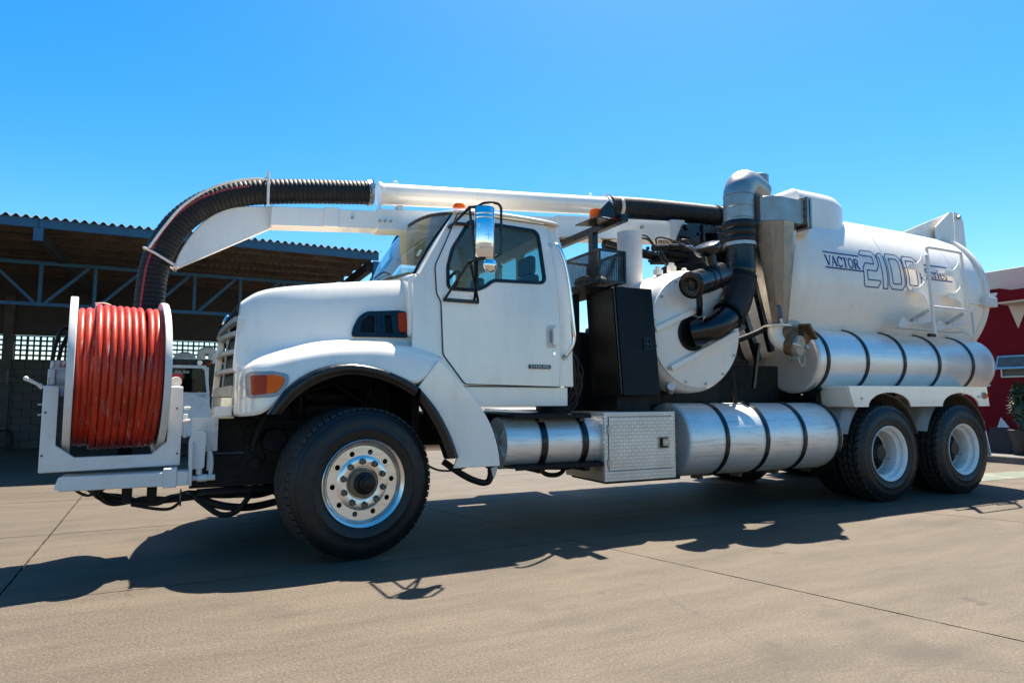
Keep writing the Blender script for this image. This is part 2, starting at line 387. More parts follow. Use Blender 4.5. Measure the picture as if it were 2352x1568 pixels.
SERIF = {
 'V': ([([(.05, 1), (.42, 0)], TK), ([(.80, 1), (.47, .02)], TN), ([(-.08, .98), (.24, .98)], SF), ([(.66, .98), (.92, .98)], SF)], .84),
 'A': ([([(.10, 0), (.44, .98)], TN), ([(.42, 1), (.80, 0)], TK), ([(.22, .36), (.62, .36)], TN), ([(-.02, .02), (.24, .02)], SF), ([(.62, .02), (.98, .02)], SF)], .94),
 'C': ([(arcpts(.46, .5, .38, .49, 40, 180), .16), (arcpts(.46, .5, .38, .49, 180, 320), .16), ([(.77, .66), (.77, .98)], TN)], .86),
 'T': ([([(.40, 0), (.40, .98)], TK), ([(.0, .97), (.80, .97)], .07), ([(.02, .97), (.02, .72)], SF), ([(.78, .97), (.78, .72)], SF), ([(.22, .02), (.58, .02)], SF)], .82),
 'O': ([(arcpts(.46, .5, .36, .48, 0, 360, 24), .15)], .94),
 'R': ([([(.18, 0), (.18, 1)], TK), ([(.18, .965), (.45, .965)], .07), (arcpts(.42, .73, .26, .24, 90, -90), .15), ([(.18, .49), (.45, .49)], .07), ([(.42, .48), (.82, .02)], TK), ([(.0, .02), (.38, .02)], SF), ([(.70, .02), (.95, .02)], SF)], .92),
 'S': ([(arcpts(.34, .75, .26, .22, 40, 230) + arcpts(.36, .26, .28, .24, 70, -150), .15)], .72),
 'e': ([([(.10, .40), (.62, .40)], .06), (arcpts(.36, .34, .27, .32, 10, 320, 16), .12)], .68),
 'r': ([([(.16, 0), (.16, .68)], .17), (arcpts(.36, .46, .20, .20, 150, 50, 6), .13), ([(.0, .02), (.34, .02)], SF), ([(.0, .66), (.16, .66)], SF)], .56),
 'i': ([([(.16, 0), (.16, .68)], .17), ([(.0, .02), (.34, .02)], SF), ([(.0, .66), (.16, .66)], SF), ([(.16, .84), (.16, 1.0)], .17)], .38),
 's': ([(arcpts(.26, .50, .19, .16, 40, 230, 8) + arcpts(.28, .17, .21, .16, 70, -150, 8), .12)], .54),
}
SANS = {
 'S': ([([(.75, .82), (.62, .97), (.25, .97), (.1, .82), (.1, .62), (.22, .52), (.62, .48), (.75, .36), (.75, .16), (.62, .03), (.22, .03), (.08, .18)], .14)], .9),
 'T': ([([(.4, 0), (.4, 1)], .16), ([(0, .95), (.8, .95)], .12)], .85),
 'E': ([([(.14, 0), (.14, 1)], .16), ([(.1, .95), (.7, .95)], .12), ([(.1, .5), (.6, .5)], .12), ([(.1, .05), (.7, .05)], .12)], .8),
 'R': ([([(.14, 0), (.14, 1)], .16), ([(.1, .95), (.55, .95), (.7, .82), (.7, .62), (.55, .48), (.1, .48)], .13), ([(.42, .48), (.75, 0)], .15)], .86),
 'L': ([([(.14, 0), (.14, 1)], .16), ([(.1, .05), (.7, .05)], .12)], .78),
 'I': ([([(.14, 0), (.14, 1)], .16)], .32),
 'N': ([([(.14, 0), (.14, 1)], .14), ([(.14, .98), (.7, .02)], .15), ([(.7, 0), (.7, 1)], .14)], .92),
 'G': ([([(.75, .82), (.6, .97), (.25, .97), (.1, .8), (.1, .2), (.25, .03), (.6, .03), (.75, .2), (.75, .48), (.45, .48)], .14)], .95),
 '0': ([(arcpts(.4, .5, .28, .44, 0, 360, 20), .22)], .86),
 '4': ([([(.58, 0), (.58, 1), (.06, .3), (.82, .3)], .2)], .9),
 'a': ([(arcpts(.34, .3, .22, .26, 0, 360, 14), .13), ([(.58, 0), (.58, .6)], .14)], .74),
 'x': ([([(.04, 0), (.52, .6)], .14), ([(.04, .6), (.52, 0)], .14)], .62),
 '.': ([([(.08, 0), (.08, .14)], .15)], .3),
 'm': ([([(.1, 0), (.1, .6)], .13), (arcpts(.27, .38, .17, .2, 180, 0, 6) + [(.44, 0)], .13), (arcpts(.61, .38, .17, .2, 180, 0, 6) + [(.78, 0)], .13)], .96),
}
def text(mb, s, font, x0, y0, h, wx, mp, gap=.06):
    """lettering from x0 to x0+wx, base y0, cap height h"""
    tot = sum(font[c][1] for c in s) + gap * (len(s) - 1); k = wx / tot; x = x0
    for c in s:
        g, adv = font[c]
        strokes(mb, [([(p[0], p[1]) for p in pts], w) for pts, w in g], lambda u, v, x=x: mp(x + u * k, y0 + v * h))
        x += (adv + gap) * k
    return mb

# ================================================================== THE SETTING
g = obj('ground', MB().add([(-900, -900, -.03), (900, -900, -.03), (900, 1400, -.03), (-900, 1400, -.03)], [(0, 1, 2, 3)]), 'concrete', smooth=0)
tag(g, 'grey brown concrete yard laid in large slabs', 'ground', 'structure')
rows = [(-8, 4.31), (4.31, 6.33), (6.33, 8.36), (8.36, 10.4), (10.4, 12.45), (12.45, 14.5), (14.5, 17.49)]
XS = [[-12, -8, -4.5, -.93, 6.07, 12.3], [-12, -8, -4.5, -.95, 2.62, 6.06, 9.6, 12.3], [-12, -8, -4.6, -1.04, 2.05, 5.6, 9.2, 12.3], [-12, -8, -4.6, -1.14, 2.0, 5.5, 9.1, 12.3],
      [-12, -8, -4.7, -1.22, 2.0, 5.5, 9.1, 12.3], [-12, -8, -4.7, -1.25, 2.0, 5.5, 9.1, 12.3], [-12, -8, -4.7, -1.25, 2.0, 5.5, 9.1, 12.3], [-12, -8, -4.7, -1.25, 2.0, 5.5, 9.1, 12.3]]
def jag(pts, amp, step):
    out = []
    for i in range(len(pts)):
        a, b = Vector(pts[i]), Vector(pts[(i + 1) % len(pts)]); L = (b - a).length; n = max(1, min(160, int(L / step)))
        for k in range(n):
            p = a.lerp(b, k / n); out.append((p.x + random.uniform(-amp, amp), p.y + random.uniform(-amp, amp)))
    return out
for r, (y0, y1) in enumerate(rows):
    lo, hi = XS[r], XS[r + 1]
    if r == 0: lo = [-12, -8, -4.5, -.95, 6.07, 11.9, 12.3]; hi = [-12, -8, -4.5, -.95, 2.62, 6.06, 12.3]
    for i in range(len(lo) - 1):
        G = .006
        q = [(lo[i] + G, y0 + G), (lo[i + 1] - G, y0 + G), (hi[i + 1] - G, y1 - G), (hi[i] + G, y1 - G)]
        near = r < 3
        obj('concrete_slab', MB().plate(jag(q, .003 if near else 0, .05 if near else 50), [], 'xy', -.028, 0), 'concrete', g, smooth=0)
tag(obj('painted_ground_marking', MB().plate([(9.3, 4.98), (10.6, 4.9), (11.6, 5.3), (10.4, 5.48)], [], 'xy', .001, .004), 'green_paint', smooth=0), 'faded green painted marking on the yard beside the rear wheels', 'marking', 'structure')
k = obj('kerb', MB().box(12.31, 12.47, -2, 12, -.03, .12), 'kerb_concrete', bevel=.02); tag(k, 'grey concrete kerb in front of the red building', 'kerb', 'structure')
pv = obj('pavement', MB().box(12.472, 14, -2, 12, -.03, .11), 'kerb_concrete'); tag(pv, 'raised concrete pavement along the red building', 'pavement', 'structure')

# ------------------------------------------------------------------ red building
rb = thing('red_building', 'low dark red building with cream parapet and awning window', 'building', (16.5, 6.5, 0))
WX = 14.0
win = [(6.20, 1.49), (6.20, 1.92), (6.97, 1.92), (6.97, 1.49)]
wl = obj('wall', MB().plate([(2, 0.1), (11, 0.1), (11, 2.97), (2, 2.97)], [win], 'yz', WX, WX + .2), 'red_wall', rb)
obj('parapet', MB().box(WX - .03, WX + 6, 2, 11, 2.975, 3.6), 'cream_wall', rb, bevel=.01)
obj('back_wall', MB().box(WX + .21, WX + 5.9, 2.1, 10.9, .1, 2.97), 'cream_wall', rb)
obj('canopy', MB().hexa([(13.4, 2.0, 2.90), (WX - .035, 2.0, 2.90), (WX - .035, 6.70, 2.90), (13.4, 6.70, 2.90)], [(13.4, 2.0, 3.10), (WX - .035, 2.0, 3.10), (WX - .035, 6.60, 3.10), (13.4, 6.60, 3.10)]), 'red_wall', rb)
obj('canopy_soffit', MB().box(13.42, WX - .04, 2.05, 6.66, 2.865, 2.898), 'cream_wall', rb)
obj('canopy_end', MB().hexa([(13.38, 6.72, 2.90), (13.44, 6.72, 2.90), (13.44, 6.85, 2.9), (13.38, 6.85, 2.9)], [(13.38, 6.63, 3.08), (13.44, 6.63, 3.08), (13.44, 6.85, 3.08), (13.38, 6.85, 3.08)]), 'white_wall', rb)
obj('coping', MB().box(13.37, 13.9, 6.58, 6.85, 3.105, 3.15), 'red_wall', rb)
obj('painted_point', MB().plate([(6.78, 2.96), (6.62, 2.43), (6.40, 2.96)], [], 'yz', WX - .006, WX - .001), 'cream_wall', rb)
obj('painted_point', MB().plate([(7.9, 2.1), (7.15, 1.35), (7.9, 1.1)], [], 'yz', WX - .006, WX - .001), 'cream_wall', rb)
obj('painted_point', MB().plate([(7.02, .74), (7.25, .12), (6.6, .12)], [], 'yz', WX - .006, WX - .001), 'white_wall', rb)
w = obj('window', MB().plate([(6.21, 1.50), (6.21, 1.91), (6.96, 1.91), (6.96, 1.50)], [[(6.24, 1.53), (6.24, 1.66), (6.93, 1.66), (6.93, 1.53)], [(6.24, 1.69), (6.24, 1.88), (6.93, 1.88), (6.93, 1.69)]], 'yz', WX - .03, WX + .05), 'alu_frame', rb, bevel=.003)
obj('pane', MB().box(WX + .01, WX + .016, 6.245, 6.925, 1.535, 1.655), 'pane_grey', w)
sash = MB().plate([(6.20, 1.66), (6.20, 1.92), (6.98, 1.92), (6.98, 1.66)], [[(6.23, 1.70), (6.23, 1.89), (6.95, 1.89), (6.95, 1.70)]], 'yz', 0, .03)
sash2 = MB().box(.008, .014, 6.235, 6.945, 1.705, 1.885)
tl = lambda x, y, z: (WX - .065 + x - (1.92 - z) * .45, y, z - .005 * (1.92 - z))
obj('awning_sash', sash.map(tl), 'alu_frame', w); obj('awning_pane', sash2.map(tl), 'pane_grey', w)
# plant in pot
pp = thing('potted_plant', 'spiky green palm plant in a dark pot beside the red wall', 'plant', (13.1, 6.22, .11))
obj('pot', MB().lathe([(.13, 0), (.15, .01), (.22, .30), (.235, .43), (.215, .44), (.19, .40)], (13.1, 6.22, .11), (0, 0, 1), 28), 'pot_grey', pp)
fan = MB()
for i in range(9):
    a = R_(-80 + 20 * i); L = .26 - .0012 * (i - 4) ** 2 * 4
    d = Vector((math.sin(a), .25 - abs(i - 4) * .03, math.cos(a) * .9 + .1)).normalized(); s = Vector((d.z, 0, -d.x)).normalized() * .013
    mid = d * L * .5 + Vector((0, .02, .015)); tip = d * L + Vector((0, .03, -.05))
    fan.add([(0, 0, 0), mid - s, mid + s, tip], [(0, 1, 2), (1, 3, 2)])
f0 = obj('leaf_fan', fan, 'leaf', pp, smooth=0); first = True
for i in range(70):
    a = random.uniform(0, 2 * math.pi); h = random.uniform(.15, .75); r = random.uniform(.04, .22) * (1.1 - .4 * h)
    o = f0 if first else inst(f0, pp, 'leaf_fan'); first = False
    o.location = (13.1 + r * math.cos(a), 6.22 + r * math.sin(a), .52 + h); o.rotation_euler = (random.uniform(-.9, .3), random.uniform(-.6, .6), a + math.pi / 2 + random.uniform(-.5, .5)); s = random.uniform(.8, 1.25); o.scale = (s, s, s)
st = MB()
for i in range(9):
    a = i * .7; st.tube([(13.1 + .05 * math.cos(a), 6.22 + .05 * math.sin(a), .45), (13.1 + .14 * math.cos(a), 6.22 + .14 * math.sin(a), .9), (13.1 + .17 * math.cos(a), 6.22 + .17 * math.sin(a), 1.15)], .008, 5)
obj('stem', st, 'leaf', pp)
bp = thing('display_board', 'black board standing on the pavement beside the potted plant', 'board', (13.2, 6.65, .11))
obj('panel', MB().hexa([(13.19, 6.47, .12), (13.22, 6.47, .12), (13.22, 6.88, .12), (13.19, 6.88, .12)], [(13.24, 6.52, .57), (13.27, 6.52, .57), (13.27, 6.84, .57), (13.24, 6.84, .57)]), 'bg_black', bp, bevel=.004)
for y in (6.5, 6.84): obj('leg', MB().bar((13.42, y, .12), (13.27, y, .52), .02, .02), 'bg_black', bp)

# ------------------------------------------------------------------ shed
sh = thing('open_shed', 'open blue steel shed with corrugated roof over a block wall', 'shed', (-3, 14, 0))
X0, X1 = -9.0, 2.78
zr = lambda y: 3.71 + (y - 11.15) * .035
rs = MB(); n = 800; ys = [11.12, 13, 15, 17.7]; vs = []
for t in (0, .008):
    for y in ys:
        vs += [(X0 + (X1 - X0 + .05) * i / n, y, zr(y) + t + .024 * math.cos(2 * math.pi * (X0 + (X1 - X0 + .05) * i / n) / .118)) for i in range(n + 1)]
N = n + 1; fs = []
for l in range(2):
    for j in range(3): fs += [(l * 4 * N + j * N + i, l * 4 * N + j * N + i + 1, l * 4 * N + (j + 1) * N + i + 1, l * 4 * N + (j + 1) * N + i) for i in range(n)]
for j in (0, 3): fs += [(j * N + i, j * N + i + 1, (4 + j) * N + i + 1, (4 + j) * N + i) for i in range(n)]
me = bpy.data.meshes.new('roof'); me.from_pydata(vs, [], fs); me.materials.append(M['roof_sheet']); me.shade_smooth()
roof = link(bpy.data.objects.new('roof', me), sh)
for a, b in ((X0, -2.215), (-2.21, X1)): obj('fascia_board', MB().box(a, b, 11.16, 11.21, 3.565, 3.705), 'blue_steel', roof, bevel=.004)
for y in (11.75, 12.55, 13.4, 14.3, 15.2, 16.1, 17.0): obj('purlin', MB().box(X0, X1, y - .025, y + .025, zr(y) - .115, zr(y) - .026).box(X0, X1, y - .025, y + .06, zr(y) - .121, zr(y) - .116), 'purlin_steel', roof)
for x in (-6.8, -2.215, 2.66):
    obj('rafter', MB().box(x - .055, x + .055, 11.18 if x < 2 else 11.35, 17.4, 3.38, 3.562), 'rafter_shade', sh, bevel=.004)
    if x < 2: obj('rafter_end', MB().box(x - .06, x + .06, 11.165, 11.179, 3.375, 3.562), 'blue_steel', sh)
    obj('column', MB().box(x - .07 + .24, x + .07 + .24, 13.06, 13.2, 0, 3.37), 'blue_steel', sh, bevel=.004) if x > 2 or x < -5 else None
obj('column', MB().box(2.70, 2.84, 11.215, 11.34, 0, 3.555), 'blue_steel', sh, bevel=.004)
tz0, tz1 = 2.67, 3.37
obj('truss_chord', MB().box(X0, X1, 12.97, 13.03, tz1 - .03, tz1 + .03), 'blue_steel', sh, bevel=.003)
obj('truss_chord', MB().box(X0, X1, 12.97, 13.03, tz0 - .03, tz0 + .03), 'blue_steel', sh, bevel=.003)
pitch = .775
for i in range(-8, 7):
    x = -2.5 + i * pitch
    if x < X0 or x > X1: continue
    obj('truss_web', MB().bar((x, 13, tz0 + .03), (x, 13, tz1 - .03), .05, .05), 'blue_steel', sh)
    if i >= 0 and x + .68 < X1: obj('truss_web', MB().bar((x + .08, 13, tz0 + .03), (x + .68, 13, tz1 - .03), .045, .045), 'blue_steel', sh)
    if i < 0 and x + .7 < -2.4: obj('truss_web', MB().bar((x + .08, 13, tz1 - .03), (x + .70, 13, tz0 + .03), .045, .045), 'blue_steel', sh)
# block wall
BY = 17.5
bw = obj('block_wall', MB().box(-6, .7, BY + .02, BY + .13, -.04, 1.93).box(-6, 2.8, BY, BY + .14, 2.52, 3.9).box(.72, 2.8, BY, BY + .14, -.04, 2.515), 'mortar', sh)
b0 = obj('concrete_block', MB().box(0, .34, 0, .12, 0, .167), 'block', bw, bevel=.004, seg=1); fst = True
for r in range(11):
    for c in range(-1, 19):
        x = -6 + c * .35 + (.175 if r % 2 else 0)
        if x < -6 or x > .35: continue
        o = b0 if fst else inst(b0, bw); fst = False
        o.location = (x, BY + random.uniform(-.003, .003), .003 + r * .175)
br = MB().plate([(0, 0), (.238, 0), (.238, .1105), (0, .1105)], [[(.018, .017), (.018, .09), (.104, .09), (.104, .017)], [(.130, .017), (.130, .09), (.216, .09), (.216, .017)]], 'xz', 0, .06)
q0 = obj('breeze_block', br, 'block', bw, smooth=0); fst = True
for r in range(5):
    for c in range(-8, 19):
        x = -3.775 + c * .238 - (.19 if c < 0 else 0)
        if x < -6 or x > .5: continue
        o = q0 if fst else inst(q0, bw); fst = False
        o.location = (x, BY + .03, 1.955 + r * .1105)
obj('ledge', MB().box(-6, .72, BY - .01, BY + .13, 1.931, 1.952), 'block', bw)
obj('pilaster', MB().box(-3.97, -3.79, BY - .05, BY + .12, 0, 3.4), 'block', sh, bevel=.005)
for z in (1.535, 1.485): obj('wall_pipe', MB().cyl((-6, BY - .08, z), (.5, BY - .08, z), .012, n=8), 'pipe_grey', sh)
obj('wall_pipe', MB().cyl((-3.83, BY - .07, 1.4), (-3.83, BY - .07, 1.72), .012, n=8), 'pipe_grey', sh)
sg = thing('number_sign', 'white wall plate with red number 04 behind the hose reel', 'sign', (-2.85, BY - .03, 1.85))
obj('plate', MB().box(-2.99, -2.67, BY - .03, BY - .012, 1.76, 1.955), 'white_print', sg)
obj('lettering', text(MB(), '04', SANS, -2.975, 1.775, .16, .27, lambda u, v: (u, BY - .0325, v)), 'red_print', sg, smooth=0)
wh = thing('coiled_wall_hose', 'black coiled hose hanging low on the shed block wall', 'hose', (-3.83, BY - .1, .05))
cm = MB()
for i in range(4): cm.tube([(-3.80 + .15 * math.cos(t * R_(15)), BY - .14 - .025 * i, .235 + .19 * math.sin(t * R_(15))) for t in range(25)], .016, 8)
obj('coil', cm, 'hose_rubber', wh); obj('hanger', MB().cyl((-3.8, BY - .02, .43), (-3.8, BY - .26, .45), .015, n=8), 'pipe_grey', wh)
obj('loose_end', MB().tube(spline([(-3.66, BY - .16, .2), (-3.63, BY - .16, .1), (-3.66, BY - .18, .02)]), .016, 8), 'hose_rubber', wh)

# ------------------------------------------------------------------ parked truck in the shed
bt = thing('parked_truck', 'white truck parked in the shed behind the front hose reel', 'truck', (-.62, 15.2, 0))
cx = -.62
SH = lambda pts: [(cx + p[0], p[1]) for p in pts]
obj('cab', MB().hexa([(cx - .80, 14.25, .75), (cx + .80, 14.25, .75), (cx + .80, 15.6, .75), (cx - .80, 15.6, .75)], [(cx - .78, 14.22, 1.17), (cx + .78, 14.22, 1.17), (cx + .78, 15.6, 1.17), (cx - .78, 15.6, 1.17)])
    .plate(SH([(-.78, 1.175), (.78, 1.175), (.72, 1.72), (.66, 1.76), (-.66, 1.76), (-.72, 1.72)]), [SH([(-.72, 1.22), (.72, 1.22), (.67, 1.66), (.62, 1.70), (-.62, 1.70), (-.67, 1.66)])], 'xz', 14.2, 14.24)
    .box(cx - .70, cx + .70, 14.242, 15.6, 1.735, 1.765).box(cx - .75, cx - .71, 14.242, 15.6, 1.175, 1.73).box(cx + .71, cx + .75, 14.242, 15.6, 1.175, 1.73), 'bg_white', bt, bevel=.01)
ws = obj('windshield', MB().plate([(cx - .715, 1.225), (cx + .715, 1.225), (cx + .665, 1.66), (cx + .615, 1.695), (cx - .615, 1.695), (cx - .665, 1.66)], [], 'xz', 14.215, 14.225), 'glass_dark', bt)
obj('lettering', text(MB(), 'ax.mx', SANS, -.475, 1.60, .075, .26, lambda u, v: (u, 14.195, v)), 'white_print', ws, smooth=0)
obj('wiper', MB().bar((cx + .05, 14.19, 1.25), (cx + .55, 14.19, 1.22), .02, .012), 'bg_black', ws)
obj('dash_paper', MB().box(-.05, .12, 14.30, 14.45, 1.20, 1.235), 'white_print', bt)
obj('seat', MB().box(cx - .55, cx - .1, 15.0, 15.15, 1.1, 1.55).box(cx + .1, cx + .55, 15.0, 15.15, 1.1, 1.55), 'interior', bt, bevel=.04)
obj('hood', MB().hexa([(cx - .72, 13.3, .62), (cx + .72, 13.3, .62), (cx + .78, 14.24, .62), (cx - .78, 14.24, .62)], [(cx - .60, 13.35, .98), (cx + .60, 13.35, .98), (cx + .76, 14.21, 1.17), (cx - .76, 14.21, 1.17)]), 'bg_white', bt, bevel=.06, seg=3)
obj('bumper', MB().box(cx - .8, cx + .8, 13.15, 13.3, .4, .62), 'bg_black', bt, bevel=.02)
obj('light_bar', MB().box(cx - .75, cx + .80, 14.4, 14.6, 1.78, 1.885), 'bg_black', bt, bevel=.01)
for x in (-.42, -.22): obj('roof_marker', MB().lathe([(.025, 0), (.022, .03), (.008, .04)], (x, 14.33, 1.765), (0, 0, 1), 12), 'amber_dark', bt)
obj('warning_beacon', MB().lathe([(.04, 0), (.04, .05), (.03, .07)], (.12, 14.36, 1.77), (0, 0, 1), 14), 'amber_dark', bt)
obj('work_lamp', MB().cyl((-.04, 14.32, 1.82), (-.04, 14.38, 1.82), .05, n=18), 'lamp_clear', bt)
obj('tank_dome', MB().lathe([(.22, 0), (.22, .14), (.16, .22), (.05, .26)], (-.34, 15.4, 1.84), (0, 0, 1), 24), 'bg_white', bt)
obj('elbow_pipe', MB().tube(spline([(-.02, 15.2, 1.85), (-.02, 15.2, 2.05), (.05, 15.2, 2.12), (.18, 15.2, 2.1), (.2, 15.2, 1.85)]), .085, 14), 'bg_white', bt)
obj('reel_disc', MB().lathe([(.06, -.03), (.3, -.03), (.37, -.05), (.39, -.03), (.39, .03), (.06, .03)], (-.2, 13.0, .80), (0, 1, 0), 32), 'bg_white', bt)
obj('mirror', MB().box(cx + .12 - .25, cx + .17 - .25, 14.05, 14.1, 1.35, 1.75), 'bg_white', bt, bevel=.01)
bwl = None
for x in (cx - .72, cx + .5):
    bwl = obj('wheel', MB().lathe([(.12, 0), (.26, 0), (.40, .01), (.42, .05), (.42, .2), (.40, .24), (.12, .24)], (x, 14.0, .42), (1, 0, 0), 28), 'rubber', bt)

# ================================================================== THE VACUUM TRUCK
YC = 5.65
TR = thing('vacuum_truck', 'big white vacuum tanker truck with red hose reel on its nose', 'truck', (4.2, YC, 0))
def mir(mb): return mb.map(lambda x, y, z: (x, 2 * YC - y, z))

# ---- chassis
for y in (5.17, 6.05): obj('frame_rail', MB().box(.10, 9.0, y, y + .08, .70, .93), 'black_chassis', TR, bevel=.006)
for x in (.4, 2.6, 4.2, 5.4, 7.3, 8.8): obj('cross_member', MB().box(x, x + .1, 5.25, 6.05, .72, .9), 'black_chassis', TR)
obj('front_extension', MB().box(-.05, .62, 5.12, 5.168, .49, .68).box(-.05, .62, 5.12, 6.18, .45, .50).box(.0, .5, 5.11, 5.16, .70, .94), 'black_chassis', TR, bevel=.006)
obj('tow_plate', MB().plate(rrect(.30, .44, .64, .88, .015), [], 'xz', 5.07, 5.105).cyl((.37, 5.09, .62), (.37, 5.05, .62), .04, n=16).box(.345, .355, 5.055, 5.07, .68, .80).box(.36, .37, 5.055, 5.07, .68, .80), 'black_chassis', TR, bevel=.003)
obj('steering_box', MB().box(.45, .7, 5.0, 5.16, .62, .86).cyl((.5, 4.98, .78), (.5, 5.1, .78), .09, n=20).cyl((.58, 4.95, .70), (.58, 5.1, .70), .05, n=16), 'black_chassis', TR, bevel=.01)
obj('front_axle', MB().tube(spline([(1.06, 4.62, .51), (1.06, 4.9, .46), (1.06, 5.2, .40), (1.06, 6.1, .40), (1.06, 6.4, .46), (1.06, 6.68, .51)]), .065, 10), 'black_chassis', TR)
for y in (5.2, 6.1):
    lm = MB()
    for i in range(5): lm.tube(spline([(1.06 - (.6 - .09 * i), y, .62 - .02 * i + .015), (1.06, y, .54 - .025 * i + .02), (1.06 + (.6 - .09 * i), y, .62 - .02 * i + .015)]), .012, 6)
    obj('leaf_spring', lm, 'black_chassis', TR)
for x in (6.82, 8.16): obj('drive_axle', MB().cyl((x - .19, 4.7, .505), (x - .19, 6.6, .505), .075, n=14).ball((x - .19, YC, .5), .2, 8), 'black_chassis', TR)
obj('engine', MB().box(.42, 1.45, 5.32, 5.98, .78, 1.55).cyl((.38, YC, 1.25), (.44, YC, 1.25), .32, n=20).cyl((.6, 5.30, 1.1), (1.2, 5.30, 1.1), .07, n=12).cyl((.7, 5.26, .8), (.7, 5.26, 1.4), .05, n=10).box(.9, 1.3, 5.22, 5.31, 1.2, 1.4).tube(spline([(.5, 5.2, 1.5), (.8, 5.1, 1.3), (1.1, 5.12, 1.1), (1.4, 5.2, .95)]), .025, 8).tube(spline([(.6, 5.1, 1.1), (.9, 5.05, 1.2), (1.3, 5.1, 1.4)]), .018, 8).tube(spline([(1.2, 5.12, 1.5), (1.22, 5.08, 1.2), (1.15, 5.15, .9)]), .02, 8), 'black_chassis', TR, bevel=.02)
obj('firewall', MB().box(1.46, 1.52, 4.75, 6.55, .80, 1.95), 'black_chassis', TR)
obj('wheel_well_liner', MB().add([(1.055 + .74 * math.cos(R_(a)), y, .62 + .72 * math.sin(R_(a))) for y in (4.60, 5.15) for a in range(8, 176, 6)], [(i, i + 1, i + 29, i + 28) for i in range(27)]), 'black_chassis', TR)

# ---- wheels
def tread(mb, Rt, depth, rib, nb, slant, gapf, z0=0):
    for k, (y0, y1) in enumerate(rib):
        for i in range(nb):
            a0 = 2 * math.pi * (i + .5 * (k % 2)) / nb; da = 2 * math.pi / nb * (1 - gapf); vs = []
            s = slant * (1 if k % 2 else -1) / Rt
            for r in (Rt - depth, Rt):
                ins = .004 if r == Rt else 0
                for (a, y, q) in ((a0, y0 + ins, 0), (a0 + da, y0 + ins, 0), (a0 + da, y1 - ins, s), (a0, y1 - ins, s)):
                    vs.append((r * math.sin(a + q), y, r * math.cos(a + q)))
            mb.hexa(vs[:4], vs[4:])
    return mb
def tyre_body(Rt, Wd, base):
    p = [(.286, .03), (.292, .012), (.33, -.004), (.36, -.010), (.362, -.013), (.366, -.010), (Rt - .10, -.012), (Rt - .065, -.006), (Rt - .045, .006), (Rt - .043, .002), (Rt - .035, .006), (Rt - .018, .016), (base, .026)]
    h = Wd / 2; full = p + [(base + .002, h * .6), (base + .002, h)] + [(base + .002, Wd - h * .6)] + [(r, Wd - y) for r, y in p[::-1]]
    return MB().lathe([(r, y) for r, y in full], (0, 0, 0), (0, 1, 0), 96, caps=False)
def dusty(o, Rt):   # dust on the running surface
    me = o.data; me.materials.append(M['tread_rubber'])
    for p in me.polygons:
        c = p.center
        if math.hypot(c.x, c.z) > Rt - .006: p.material_index = 1
    return o
def hexnut(mb, x, z, y0, y1, r): return mb.lathe([(r * 1.25, y1), (r * 1.25, y1 - .006), (r, y1 - .008), (r * .95, y0 + .004), (r * .8, y0), (r * .55, y0), (r * .5, y0 + .012), (.001, y0 + .013)], (x, 0, z), (0, 1, 0), 6, caps=False)
RF = .513
# front (steer) wheel parts, local: outer face y=0, inwards +y
fw_rim = MB().lathe([(.250, .045), (.262, .030), (.270, .012), (.282, .002), (.293, -.004), (.297, .0), (.297, .012), (.288, .02), (.28, .06), (.262, .09), (.255, .20), (.28, .32), (.292, .34)], (0, 0, 0), (0, 1, 0), 72, caps=False)
hh = [circ(.212 * math.cos(R_(4 + 36 * i)), .212 * math.sin(R_(4 + 36 * i)), .0185, 16) for i in range(10)]
fw_rim.plate(circ(0, 0, .2515, 64), [circ(0, 0, .10, 32)] + hh, 'xz', .040, .058)
fw_rim.lathe([(.098, .058), (.112, .034), (.140, .028), (.168, .030), (.186, .0395)], (0, 0, 0), (0, 1, 0), 48, caps=False)
fw_tyre = tyre_body(RF, .36, RF - .012)
tread(fw_tyre, RF, .016, [(.022, .075)], 64, 0.0, .2); tread(fw_tyre, RF, .012, [(.083, .135), (.142, .195), (.202, .255), (.262, .34)], 52, .035, .05)
def front_wheel(loc, rz, hub=True):
    w_ = obj('wheel', MB().add(fw_rim.v, fw_rim.f), 'aluminium_wheel', TR, smooth=38)
    w_.location = loc; w_.rotation_euler = (0, 0, rz)
    dusty(obj('tyre', MB().add(fw_tyre.v, fw_tyre.f), 'rubber', w_, smooth=40), RF)
    obj('hub', MB().lathe([(.102, .05), (.102, .012), (.090, .008), (.078, .010)], (0, 0, 0), (0, 1, 0), 40), 'hub_rust', w_)
    obj('hub_cap', MB().lathe([(.074, .02), (.074, -.008), (.066, -.014), (.056, -.015), (.054, -.035), (.046, -.043), (.034, -.044), (.032, -.052), (.024, -.054), (.001, -.055)], (0, 0, 0), (0, 1, 0), 36), 'hub_black', w_)
    obj('brake_drum', MB().lathe([(.2, .09), (.2, .3), (.1, .3)], (0, 0, 0), (0, 1, 0), 32), 'black_chassis', w_)
    for i in range(10):
        a = R_(22 + 36 * i); obj('lug_nut', hexnut(MB(), .147 * math.cos(a), .147 * math.sin(a), -.008, .030, .019), 'lug_steel', w_, smooth=25)
    return w_
front_wheel((1.03, 4.40, .511), R_(9))
front_wheel((1.03, 2 * YC - 4.40, .511), R_(180 + 9))
RR = .507
rw_rim = MB().lathe([(.262, .03), (.276, .010), (.284, .002), (.291, -.003), (.294, .002), (.292, .014), (.284, .016), (.270, .030), (.263, .055), (.257, .065), (.236, .080), (.231, .10), (.230, .190), (.238, .215), (.226, .232), (.205, .225), (.172, .222), (.15, .228), (.10, .230)], (0, 0, 0), (0, 1, 0), 64, caps=False)
rw_tyre = tyre_body(RR, .27, RR - .018)
tread(rw_tyre, RR, .02, [(.018, .068), (.074, .130), (.137, .193), (.200, .252)], 40, .03, .16)
